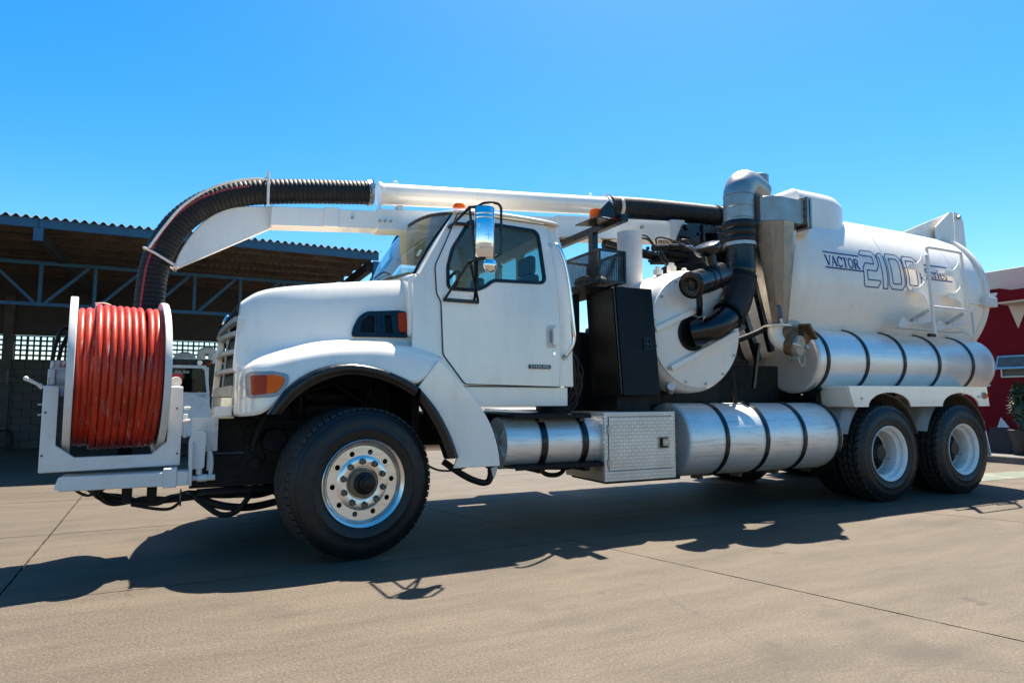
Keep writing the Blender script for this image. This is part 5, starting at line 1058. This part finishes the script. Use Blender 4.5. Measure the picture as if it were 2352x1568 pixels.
# ---- water tanks
def wtank(x0, x1, y, z, r, straps, far=False, nm='water_tank', mt='aluminium'):
    m = MB().lathe([(.01, .012), (r * .55, .006), (r - .035, 0), (r - .018, .002), (r - .006, .008), (r, .022), (r, x1 - x0 - .022), (r - .006, x1 - x0 - .008), (r - .035, x1 - x0), (.01, x1 - x0 - .006)], (x0, y, z), (1, 0, 0), 96, caps=False)
    t = obj(nm, mir(m) if far else m, mt, TR, smooth=30)
    for s in straps:
        q = MB().lathe([(r + .001, -.022), (r + .012, -.022), (r + .014, -.016), (r + .014, .016), (r + .012, .022), (r + .001, .022)], (s, y, z), (1, 0, 0), 80, close=True).box(s - .02, s + .02, y + .02, y + .15, z - r - .05, z - r + .01)
        obj('strap', mir(q) if far else q, 'arch_rubber', t)
    for s in (x0 + .02, x1 - .06): 
        q = MB().lathe([(r - .001, -.003), (r + .004, 0), (r - .001, .003)], (s, y, z), (1, 0, 0), 80, caps=False); obj('weld', mir(q) if far else q, 'aluminium_old', t)
    return t
for far in (False, True):
    wtank(5.84, 9.13, 4.95, 1.51, .36, (5.98, 6.62, 7.27, 7.93, 8.62), far)
    wtank(3.93, 5.96, 4.775, .705, .34, (4.37, 4.88, 5.39, 5.90), far, mt='aluminium_old')
for x in (6.0, 7.27, 8.6): obj('tank_saddle', MB().plate([(4.75, 1.0), (4.75, 1.22), (4.80, 1.17), (4.95, 1.12), (5.1, 1.15), (5.25, 1.25), (5.3, 1.0)], [], 'yz', x - .04, x + .04), 'black_satin', TR)
obj('strap_clamp', MB().tube(spline([(5.92, 4.66, 1.20), (5.93, 4.8, 1.12), (5.93, 4.95, 1.10), (5.94, 5.1, 1.12)]), .03, 8), 'black_satin', TR)
obj('drain_pipe', MB().cyl((6.05, 4.85, 1.16), (6.05, 4.85, 1.0), .055, n=16).cyl((6.05, 4.85, 1.09), (6.05, 4.85, 1.075), .075, n=16), 'steel_bolt', TR)

# ---- fuel tank and steps
ft = obj('fuel_tank', MB().lathe([(.01, .03), (.13, .028), (.165, .022), (.188, .006), (.20, .004), (.206, .02), (.206, .86), (.20, .885), (.188, .89), (.01, .88)], (2.13, 4.655, .735), (1, 0, 0), 72, caps=False), 'aluminium_old', TR, smooth=30)
eb = MB()
for a in (45, -45, 135, -135): eb.bar((2.152, 4.655 + .04 * math.cos(R_(a)), .735 + .04 * math.sin(R_(a))), (2.152, 4.655 + .14 * math.cos(R_(a)), .735 + .14 * math.sin(R_(a))), .014, .016, (1, 0, 0))
obj('end_rib', eb, 'aluminium_old', ft, bevel=.004)
for s in (2.46, 2.84): obj('strap', MB().lathe([(.207, -.028), (.216, -.028), (.218, -.02), (.218, .02), (.216, .028), (.207, .028)], (s, 4.655, .735), (1, 0, 0), 64, close=True).box(s - .025, s + .025, 4.5, 4.62, .90, .945), 'arch_rubber', ft)
obj('filler_cap', MB().cyl((2.96, 4.66, .93), (2.96, 4.66, .965), .035, n=14), 'steel_bolt', ft)
for z, x0, x1 in ((.93, 2.17, 2.88), (.535, 2.19, 3.0)):
    m = MB().box(x0, x1, 4.425, 4.437, z, z + .032).box(x0 - .06 if z > .9 else x0 - .05, x1, 4.437, 4.62, z + .024, z + .034)
    s_ = obj('step', m, 'black_satin', TR, bevel=.003); gm = MB()
    for i in range(int((x1 - x0) / .022)):
        for jj in range(5): gm.box(x0 + .004 + i * .022, x0 + .016 + i * .022, 4.45 + jj * .033, 4.46 + jj * .033, z + .0345, z + .040)
    obj('step_grip', gm, 'black_satin', s_)['kind'] = 'stuff'
for x in (2.42, 2.84): obj('step_bracket', MB().box(x, x + .05, 4.47, 4.9, .50, .533), 'black_chassis', TR)
ft2 = obj('fuel_tank', mir(MB().lathe([(.01, .03), (.188, .006), (.206, .02), (.206, .86), (.188, .89), (.01, .88)], (2.13, 4.655, .735), (1, 0, 0), 48, caps=False)), 'aluminium_old', TR, smooth=30)

# ---- tread plate tool box
tbx = obj('tool_box', MB().plate([(3.0, .405), (3.745, .405), (3.745, .975), (3.0, .975)], [[(3.042, .49), (3.705, .49), (3.705, .938), (3.042, .938)]], 'xz', 4.42, 4.44).box(3.0, 3.745, 4.4405, 5.04, .405, .975), 'diamond_plate', TR, bevel=.004)
bd_ = obj('box_door', MB().box(3.046, 3.701, 4.414, 4.4395, .494, .934), 'diamond_plate', tbx, bevel=.003)
for z in (.56, .83): obj('hinge', MB().cyl((3.046, 4.412, z - .035), (3.046, 4.412, z + .035), .008, n=10).box(3.03, 3.065, 4.411, 4.416, z - .03, z + .03), 'steel_bolt', bd_)
lt = obj('latch', MB().plate(rrect(3.55, 3.665, .655, .765, .012), [rrect(3.562, 3.655, .667, .753, .008)], 'xz', 4.409, 4.4135), 'cap_steel', bd_, bevel=.001)
obj('latch_cup', MB().box(3.56, 3.657, 4.4125, 4.4138, .665, .755), 'black_satin', lt); obj('paddle', MB().box(3.60, 3.655, 4.407, 4.412, .68, .745), 'cap_steel', lt, bevel=.004); obj('lock', MB().cyl((3.632, 4.408, .715), (3.632, 4.403, .715), .009, n=12), 'chrome', lt)
obj('tool_box', mir(MB().box(3.0, 3.745, 4.42, 5.04, .405, .975)), 'diamond_plate', TR, bevel=.004)  # unseen far-side box, added only for the shadow it casts
obj('box_underframe', MB().box(3.1, 3.9, 4.55, 5.1, .37, .403), 'black_chassis', TR)

# ---- rear fenders
fb = []
arcs = [p for cx_ in (6.72, 8.02) for p in [(cx_ + .36 * math.cos(R_(a)), 1.0 + .155 * math.sin(R_(a))) for a in range(180, -1, -12)]]
fbo = [(6.05, 1.222), (6.13, 1.0)] + arcs + [(8.60, 1.0), (8.565, 1.235)]
fnd = obj('fender_valance', MB().plate(fbo, [], 'xz', 4.425, 4.445).hexa([(6.05, 4.4455, 1.19), (8.565, 4.4455, 1.203), (8.565, 4.95, 1.203), (6.05, 4.95, 1.19)], [(6.05, 4.4455, 1.222), (8.565, 4.4455, 1.235), (8.565, 4.95, 1.235), (6.05, 4.95, 1.222)]).hexa([(6.13, 4.4455, 1.002), (6.15, 4.4455, 1.002), (6.15, 4.8, 1.002), (6.13, 4.8, 1.002)], [(6.05, 4.4455, 1.188), (6.07, 4.4455, 1.188), (6.07, 4.8, 1.188), (6.05, 4.8, 1.188)]), 'white_paint', TR, bevel=.004)
obj('side_marker', MB().cyl((8.49, 4.424, 1.125), (8.49, 4.408, 1.125), .042, n=24).cyl((8.49, 4.407, 1.125), (8.49, 4.40, 1.125), .03, n=24), 'steel_bolt', fnd); obj('marker_lens', MB().lathe([(.029, 0), (.026, .008), (.001, .012)], (8.49, 4.40, 1.125), (0, -1, 0), 20), 'amber', fnd)
fbolt = MB()
for x, z in ((6.25, 1.09), (8.37, 1.11)): fbolt.cyl((x, 4.424, z), (x, 4.414, z), .013, n=8)
obj('bolt', fbolt, 'steel_bolt', fnd)
for far in (False, True):
    for cx_ in (6.635, 7.977):
        m = MB(); prof = []
        for i in range(13):
            y = 4.46 + .6 * i / 12; b_ = .016 if i in (2, 3, 8, 9) else 0; prof.append((y, b_))
        A = list(range(14, 167, 6)); kk = len(prof)
        for th in (0, .006):
            for a in A: m.v += [(cx_ + (.60 + b_ + th) * math.cos(R_(a)), y, .56 + (.58 + b_ + th) * math.sin(R_(a))) for y, b_ in prof]
        nA = len(A); off = nA * kk
        for l in (0, 1):
            m.f += [(l * off + i * kk + j, l * off + i * kk + j + 1, l * off + (i + 1) * kk + j + 1, l * off + (i + 1) * kk + j) for i in range(nA - 1) for j in range(kk - 1)]
        for i in range(nA - 1): m.f += [(i * kk, (i + 1) * kk, off + (i + 1) * kk, off + i * kk)]
        for j in range(kk - 1): m.f += [(j, j + 1, off + j + 1, off + j), ((nA - 1) * kk + j, (nA - 1) * kk + j + 1, off + (nA - 1) * kk + j + 1, off + (nA - 1) * kk + j)]
        wf = obj('wheel_fender', mir(m) if far else m, 'fender_steel', TR, smooth=50); wf.data.materials.append(M['galvanised']); q = (nA - 1) * (kk - 1)
        for i in range(q, 2 * q): wf.data.polygons[i].material_index = 1
obj('mud_flap', MB().hexa([(8.66, 4.48, .40), (8.675, 4.48, .40), (8.675, 5.05, .40), (8.66, 5.05, .40)], [(8.55, 4.48, .82), (8.565, 4.48, .82), (8.565, 5.05, .82), (8.55, 5.05, .82)]), 'white_print', TR)
obj('mud_flap', mir(MB().box(8.64, 8.66, 4.48, 5.05, .40, .86)), 'white_print', TR)

# ---- fan drum beside the cab
DX, DZ, DY = 4.225, 1.735, 4.66
dr = obj('blower_drum', MB().lathe([(.30, .62), (.50, .60), (.58, .54), (.598, .46), (.598, .16), (.592, .08), (.575, .04), (.548, .012), (.54, .0)], (DX, DY, DZ), (0, 1, 0), 96), 'white_tank', TR, smooth=30)
dc = obj('drum_cover', MB().lathe([(.01, -.014), (.535, -.014), (.541, -.011), (.541, 0)], (DX, DY, DZ), (0, 1, 0), 96), 'white_tank', dr, smooth=30)
for (xa, za, xb, zb_) in ((3.71, 1.715, 4.30, 1.965), (3.885, 1.365, 4.73, 1.735)):
    m = MB().bar((xa, DY - .034, za), (xb, DY - .034, zb_), .04, .055, (0, 0, 1)); obj('stiffener', m, 'white_tank', dc, bevel=.008)
bo = MB()
for a in (10, 37, 64, 91, 118, 145, 172, 199, 226, 253, 280, 307, 334): bo.cyl((DX + .515 * math.cos(R_(a)), DY - .014, DZ + .515 * math.sin(R_(a))), (DX + .515 * math.cos(R_(a)), DY - .035, DZ + .515 * math.sin(R_(a))), .011, n=8)
obj('bolt', bo, 'steel_bolt', dc)
obj('port_ring', MB().lathe([(.165, -.012), (.165, -.032), (.15, -.04), (.13, -.036)], (4.16, DY, 1.70), (0, 1, 0), 36), 'black_satin', dc)
for p in ((3.98, 4.9, 2.29), (4.15, 4.9, 2.345)): obj('plug', MB().cyl(p, (p[0] + .005, p[1], p[2] + .05), .05, n=6).cyl((p[0], p[1], p[2] + .05), (p[0] + .005, p[1], p[2] + .08), .03, n=6), 'white_tank', dr)
obj('lifting_eye', MB().tube([(4.30, 4.95, 2.31), (4.34, 4.95, 2.40), (4.37, 4.95, 2.40), (4.43, 4.95, 2.32)], .010, 6), 'white_tank', dr)
obj('outlet', MB().cyl((3.93, 4.68, 1.20), (4.1, 4.9, 1.16), .035, n=14), 'white_tank', dr)
obj('drum_support', MB().box(3.7, 4.75, 4.95, 5.1, .93, 1.2).box(3.9, 4.5, 5.28, 5.5, 1.2, 2.0), 'black_satin', TR)
# duct from cyclone down to the drum
pp_ = spline([(4.79, 4.62, 2.60), (4.79, 4.62, 2.42), (4.765, 4.60, 2.27), (4.70, 4.57, 2.13), (4.60, 4.53, 1.99), (4.48, 4.50, 1.87), (4.34, 4.49, 1.775), (4.24, 4.53, 1.725), (4.17, 4.62, 1.70)], 8)
du = obj('air_duct', MB().tube(pp_, .13, 32, rf=lambda i: .142 if i < 14 else .130), 'black_paint', TR, smooth=40)
obj('flex_sleeve', ribbed(spline([(4.765, 4.60, 2.27), (4.70, 4.57, 2.13), (4.60, 4.53, 1.99), (4.50, 4.505, 1.89)], 8), .143, .005, .022, 32), 'rubber', du, smooth=60)
for p, d in (((4.49, 4.50, 1.88), (-.7, -.1, -.6)), ((4.765, 4.60, 2.28), (-.3, -.1, -1))): obj('duct_clamp', MB().lathe([(.143, -.018), (.153, -.018), (.153, .018), (.143, .018)], p, d, 32, close=True), 'black_satin', du)
obj('rubber_boot', MB().lathe([(.148, 0), (.157, .02), (.159, .06), (.151, .075), (.161, .09), (.165, .13), (.157, .145), (.171, .16), (.174, .20), (.160, .225)], (4.79, 4.62, 2.62), (0, 0, 1), 40), 'rubber', du, smooth=40)
obj('boot_clamp', MB().lathe([(.148, 0), (.160, 0), (.160, .035), (.148, .035)], (4.79, 4.62, 2.595), (0, 0, 1), 40, close=True), 'steel_bolt', du)
ep = [(4.79, 4.62, 2.82), (4.79, 4.62, 3.0), (4.79, 4.62, 3.11)] + [(4.79 + .17 * (1 - math.cos(R_(a))), 4.62 + .05 * (1 - math.cos(R_(a))), 3.11 + .165 * math.sin(R_(a))) for a in range(15, 91, 15)] + [(5.06, 4.70, 3.268), (5.20, 4.74, 3.235)]
el = obj('elbow_pipe', MB().tube(ep, .146, 32), 'dull_metal', TR, smooth=40)
for z in (2.87, 2.99, 3.11): obj('weld', MB().lathe([(.146, -.004), (.1495, 0), (.146, .004)], (4.79, 4.62, z), (0, 0, 1), 36, caps=False), 'hub_rust' if z > 3 else 'stainless', el)
CXx, CYy = 5.27, 4.62
octo = lambda r, z, cx=5.27: [(cx + r * math.cos(R_(15 + 30 * i)), CYy + r * math.sin(R_(15 + 30 * i)), z) for i in range(12)]
cy = obj('cyclone', MB().hexa(octo(.10, 1.83), octo(.275, 2.851, 5.19)), 'cone_metal', TR, smooth=0, bevel=.004)
obj('cyclone_head', MB().plate([(4.93, 4.72), (4.96, 4.50), (5.04, 4.42), (5.16, 4.395), (5.47, 4.40), (5.47, 4.80), (5.25, 4.90), (5.02, 4.88)], [], 'xy', 2.852, 3.105), 'dull_metal', cy, bevel=.006)
obj('head_flange', MB().box(5.47, 5.495, 4.365, 4.84, 2.815, 3.14).box(5.515, 5.54, 4.365, 4.84, 2.815, 3.14).box(5.49, 5.52, 4.38, 4.82, 2.84, 3.12), 'stainless', cy, bevel=.003)
fbz = MB()
for z in (2.86, 2.94, 3.02, 3.10): fbz.cyl((5.455, 4.385, z), (5.555, 4.385, z), .010, n=6)
obj('flange_bolt', fbz, 'hub_rust', cy)
obj('transfer_duct', MB().plate([(5.54, 4.45), (5.80, 4.60), (6.1, 4.92), (6.1, 5.2), (5.54, 5.0)], [], 'xy', 2.87, 3.09), 'white_tank', dt, bevel=.02)
obj('cyclone_neck', MB().lathe([(.115, 0), (.115, .33), (.105, .335)], (5.215, 4.76, 3.10), (0, 0, 1), 32), 'dull_metal', cy)
# drain valve below the cyclone
vv = obj('drain_valve', MB().lathe([(.135, 0), (.135, .018), (.10, .02)], (5.245, 4.60, 1.812), (0, 0, 1), 28).tube(spline([(5.24, 4.60, 1.815), (5.235, 4.595, 1.74), (5.245, 4.56, 1.67), (5.27, 4.50, 1.635)]), .085, 18), 'white_tank', TR, smooth=40)
obj('valve_body', MB().cyl((5.27, 4.50, 1.635), (5.295, 4.43, 1.615), .115, n=8).hexa([(5.20, 4.46, 1.68), (5.42, 4.46, 1.66), (5.42, 4.6, 1.66), (5.20, 4.6, 1.68)], [(5.23, 4.47, 1.80), (5.40, 4.47, 1.80), (5.40, 4.6, 1.80), (5.23, 4.6, 1.80)]).cyl((5.42, 4.5, 1.74), (5.54, 4.52, 1.70), .085, n=8), 'brass_bronze', vv, bevel=.008)
obj('valve_cover', MB().bar((5.42, 4.42, 1.83), (5.55, 4.44, 1.69), .03, .13, (0, 1, 0)), 'brass_bronze', vv, bevel=.006)
obj('hose_cap', MB().lathe([(.098, .04), (.102, .03), (.102, -.02), (.096, -.03), (.001, -.031)], (5.31, 4.41, 1.61), (-.22, 1, .1), 32), 'cap_steel', vv); obj('cam_lever', MB().bar((5.19, 4.37, 1.625), (5.28, 4.355, 1.60), .018, .02), 'steel_bolt', vv, bevel=.003); obj('cam_lever', MB().bar((5.41, 4.38, 1.60), (5.43, 4.42, 1.595), .03, .03), 'steel_bolt', vv, bevel=.003)
obj('cap_chain', MB().tube(spline([(5.30, 4.40, 1.51), (5.305, 4.40, 1.46), (5.34, 4.40, 1.41), (5.385, 4.40, 1.45), (5.39, 4.41, 1.53)], 8), .005, 5).tube([(5.30 + .02 * math.cos(a), 4.40, 1.49 + .02 * math.sin(a)) for a in [k * math.pi / 6 for k in range(13)]], .004, 5), 'steel_bolt', vv)
obj('valve_handle', MB().bar((5.20, 4.49, 1.81), (5.165, 4.485, 1.89), .035, .01, (0, 1, 0)), 'steel_bolt', vv); obj('handle_sleeve', MB().plate(rrect(-.023, .023, 0, .14, .02), [], 'xz', -.008, .008).xf(Matrix.Translation((5.165, 4.485, 1.88)) @ Matrix.Rotation(R_(-10), 4, 'Y')), 'valve_blue', vv)
obj('drain_elbow', MB().tube(spline([(5.36, 4.66, 1.855), (5.45, 4.64, 1.86), (5.53, 4.60, 1.85), (5.56, 4.56, 1.79)]), .04, 12), 'cream_wall', vv)
for q in ([(4.78, 4.80, 1.66), (4.9, 4.75, 1.69), (5.1, 4.70, 1.77), (5.26, 4.69, 1.85), (5.42, 4.66, 1.86)], [(4.72, 4.75, 1.5), (4.74, 4.72, 1.3), (4.78, 4.74, 1.1), (4.86, 4.8, .98)]): obj('ribbed_hose', ribbed(spline(q), .026 if q[0][0] > 4.75 else .018, .003, .014, 12), 'hose_rubber', TR)
# air cleaner
ac = obj('air_cleaner', MB().lathe([(.02, .014), (.04, .016), (.052, .006), (.055, .004), (.108, .0), (.118, .004), (.123, .012), (.126, .018), (.118, .022), (.118, .59), (.112, .615), (.06, .635)], (3.90, 4.355, 2.095), (.93, .30, .30), 48), 'black_paint', TR, smooth=30)
A_ = Vector((.93, .30, .30)).normalized(); O_ = Vector((3.90, 4.355, 2.095))
for h in (.26, .36): obj('band', MB().lathe([(.1185, -.006), (.122, -.004), (.122, .004), (.1185, .006)], O_ + A_ * h, A_, 40, close=True), 'black_satin', ac)
c0 = O_ + A_ * .47; obj('neck', MB().cyl(c0, c0 + Vector((-.05, .0, .20)), .045, .05, n=20), 'black_paint', ac)
obj('rain_cap', MB().lathe([(.05, -.02), (.105, -.015), (.125, .01), (.128, .055), (.12, .075), (.09, .084), (.01, .088)], c0 + Vector((-.07, 0, .23)), (-.42, -.12, .9), 40), 'black_paint', ac, smooth=40)
obj('mount', MB().tube(spline([(4.13, 4.50, 2.04), (4.18, 4.55, 1.95), (4.22, 4.6, 1.88)]), .03, 8), 'black_paint', ac)
obj('splash_plate', MB().box(4.63, 4.80, 4.80, 4.82, 2.35, 2.62), 'black_paint', TR, bevel=.01)

# ---- black cabinet
def tilt(x, y, z): return (x, y + (z - 1.1) * .10, z)
cb = obj('control_cabinet', MB().box(3.245, 3.655, 4.535, 4.96, 1.11, 2.065).map(tilt), 'black_satin', TR, bevel=.006)
cdr = obj('cabinet_door', MB().box(3.265, 3.66, 4.50, 4.53, 1.115, 2.08).map(tilt), 'black_satin', cb, bevel=.004)
obj('door_hinge', MB().cyl((3.255, 4.517, 1.13), (3.255, 4.517 + .095, 2.07), .008, n=8), 'black_paint', cdr)
obj('latch', MB().plate(rrect(3.52, 3.595, 1.52, 1.625, .006), [rrect(3.53, 3.587, 1.53, 1.615, .005)], 'xz', 4.490, 4.4985).box(3.55, 3.567, 4.492, 4.498, 1.54, 1.61).box(3.535, 3.585, 4.493, 4.498, 1.565, 1.578).map(tilt), 'black_paint', cdr)
obj('cabinet_mount', MB().box(3.3, 3.65, 4.65, 5.0, .98, 1.105), 'black_chassis', TR)
obj('exhaust_stack', MB().lathe([(.125, 0), (.125, .68), (.118, .682), (.112, .66)], (3.87, 5.2, 2.09), (0, 0, 1), 36), 'white_frame', TR)
# ---- mesh basket and beacon stand
bk = obj('mesh_basket', MB().bar((3.16, 4.70, 2.14), (3.16, 4.70, 2.42), .02, .02).bar((3.44, 4.70, 2.14), (3.44, 4.70, 2.42), .02, .02).bar((3.16, 5.32, 2.14), (3.16, 5.32, 2.42), .02, .02).bar((3.44, 5.32, 2.14), (3.44, 5.32, 2.42), .02, .02)
    .bar((3.16, 4.70, 2.42), (3.44, 4.70, 2.42), .02, .02).bar((3.16, 4.70, 2.14), (3.44, 4.70, 2.14), .02, .02).bar((3.16, 4.70, 2.42), (3.16, 5.32, 2.42), .02, .02).bar((3.16, 4.70, 2.14), (3.16, 5.32, 2.14), .02, .02).bar((3.44, 4.70, 2.42), (3.44, 5.32, 2.42), .02, .02).bar((3.44, 4.70, 2.14), (3.44, 5.32, 2.14), .02, .02).bar((3.16, 5.32, 2.14), (3.44, 5.32, 2.14), .02, .02).bar((3.16, 5.32, 2.42), (3.44, 5.32, 2.42), .02, .02), 'black_paint', TR)
def lattice(w, h, fn, sp=.026, t=.0045, slope=.55):
    m = MB(); n = int((w + h / slope) / sp) + 2
    for s in (1, -1):
        for i in range(-n, n):
            pts = []
            c = i * sp
            u0 = c; u1 = c + h / slope * s
            lo, hi = 0.0, 1.0
            d = u1 - u0
            if abs(d) < 1e-9: continue
            ta, tb_ = (0 - u0) / d, (w - u0) / d
            if ta > tb_: ta, tb_ = tb_, ta
            lo, hi = max(lo, ta), min(hi, tb_)
            if hi - lo < .02: continue
            m.bar(fn(u0 + d * lo, h * lo), fn(u0 + d * hi, h * hi), t, t)
    return m
obj('mesh_panel', lattice(.28, .28, lambda u, v: (3.16 + u, 4.70, 2.14 + v)), 'black_paint', bk, smooth=0)['kind'] = 'stuff'
obj('mesh_panel', lattice(.62, .28, lambda u, v: (3.16, 4.70 + u, 2.14 + v)), 'black_paint', bk, smooth=0)['kind'] = 'stuff'
obj('mesh_panel', lattice(.62, .28, lambda u, v: (3.44, 4.70 + u, 2.14 + v)), 'black_paint', bk, smooth=0)['kind'] = 'stuff'
obj('mesh_panel', lattice(.62, .28, lambda u, v: (3.16 + v, 4.70 + u, 2.14)), 'black_paint', bk, smooth=0)['kind'] = 'stuff'
obj('rag', MB().ball((3.28, 5.12, 2.20), .10, 8, (1, 1.3, .6)).ball((3.34, 4.95, 2.19), .07, 8, (1, 1, .6)), 'cream_wall', bk)
obj('basket_tray', MB().hexa([(3.1, 4.82, 2.06), (3.4, 4.82, 2.06), (3.4, 5.6, 2.06), (3.1, 5.6, 2.06)], [(3.05, 4.78, 2.10), (3.45, 4.78, 2.10), (3.45, 5.6, 2.10), (3.05, 5.6, 2.10)]).box(3.12, 3.2, 5.1, 5.3, 1.3, 2.06), 'black_chassis', TR)
bc = obj('beacon_stand', MB().box(3.32, 3.385, 4.56, 5.72, 2.665, 2.735).box(3.28, 3.34, 4.98, 5.06, 2.15, 2.664).box(3.29, 3.36, 5.66, 5.73, 2.735, 2.82), 'black_paint', TR, bevel=.004)
obj('beacon_plate', MB().plate([(3.10, 5.0), (3.318, 4.92), (3.318, 4.70), (3.12, 4.66)], [], 'xy', 2.70, 2.712), 'black_paint', bc); obj('shield_plate', MB().plate([(3.18, 2.738), (3.36, 2.738), (3.33, 2.87), (3.29, 2.89), (3.2, 2.80)], [], 'xz', 4.72, 4.73), 'black_paint', bc)
obj('beacon', MB().lathe([(.062, 0), (.064, .01), (.060, .03), (.060, .085), (.055, .098), (.03, .104)], (3.20, 4.80, 2.713), (0, 0, 1), 32), 'amber', bc)
# ---- dark machinery behind the cab
mc = obj('auxiliary_engine', MB().box(3.3, 3.95, 5.35, 6.2, .95, 1.75).box(4.6, 5.25, 5.3, 6.2, .95, 2.1).box(3.95, 4.6, 5.5, 6.2, .95, 1.9), 'black_chassis', TR, bevel=.03)
obj('radiator_fan', MB().lathe([(.30, 0), (.32, .03), (.32, .10), (.30, .12)], (3.15, 5.75, 1.5), (1, 0, 0), 32), 'black_satin', mc)
at = obj('air_reservoir', MB().lathe([(.01, 0), (.09, .01), (.13, .05), (.13, .35), (.09, .39), (.01, .40)], (2.98, 4.98, 1.62), (0, 1, 0), 28), 'black_paint', TR); obj('air_reservoir', MB().lathe([(.01, 0), (.09, .01), (.13, .05), (.13, .35), (.09, .39), (.01, .40)], (2.98, 4.98, 1.30), (0, 1, 0), 28), 'black_paint', TR)
obj('deck_plate', MB().box(1.55, 5.9, 5.0, 6.42, .935, .96).box(2.86, 3.3, 5.2, 5.3, .96, 1.18), 'black_chassis', TR)  # plate widened to close a sunlit slit in the truck's shadow
obj('subframe_panel', MB().box(4.75, 5.85, 5.14, 5.2, .96, 1.45).box(3.76, 4.8, 5.3, 5.34, .96, 1.25), 'black_chassis', TR)
for a, b, r in (((5.15, 4.98, 2.1), (5.42, 5.02, 1.5), .03), ((5.38, 5.0, 2.35), (5.6, 5.0, 1.6), .028), ((5.36, 4.95, 1.68), (5.26, 4.95, 1.20), .015), ((4.78, 4.9, 1.68), (5.15, 4.95, 1.85), .02)): obj('strut', MB().bar(a, b, r * 2, r * 2), 'black_paint', TR)
for i in range(9):
    j = lambda a: random.uniform(-a, a)
    q = [(2.84 + j(.05), 4.95 + j(.1), 1.75 + j(.1)), (2.90 + j(.05), 4.9 + j(.05), 1.68 + j(.1)), (2.96 + j(.05), 4.86 + j(.06), 1.45 + j(.08)), (3.0 + j(.04), 4.84 + j(.06), 1.25 + j(.05)), (2.93 + j(.05), 4.82 + j(.06), 1.05 + j(.04)), (2.7 + j(.1), 4.78 + j(.06), .97 + j(.02)), (2.5 + j(.1), 4.9, .94)]
    obj('air_line', MB().tube(spline(q, 6), random.uniform(.006, .011), 6), 'hose_rubber', TR)
for k in range(3): obj('coiled_line', MB().tube([(2.9 + .02 * k + .055 * math.cos(t * .8), 5.0 + .12 * k + .055 * math.sin(t * .8), 1.9 - t * .008) for t in range(90)], .006, 5), 'hose_rubber', TR)
obj('exhaust_pipe', MB().tube(spline([(2.2, 5.0, .55), (3.0, 5.0, .5), (4.2, 5.1, .48), (5.3, 5.2, .5)]), .05, 12), 'black_chassis', TR)
obj('muffler', MB().cyl((3.1, 5.0, .50), (3.8, 5.05, .48), .09, n=18), 'black_chassis', TR)
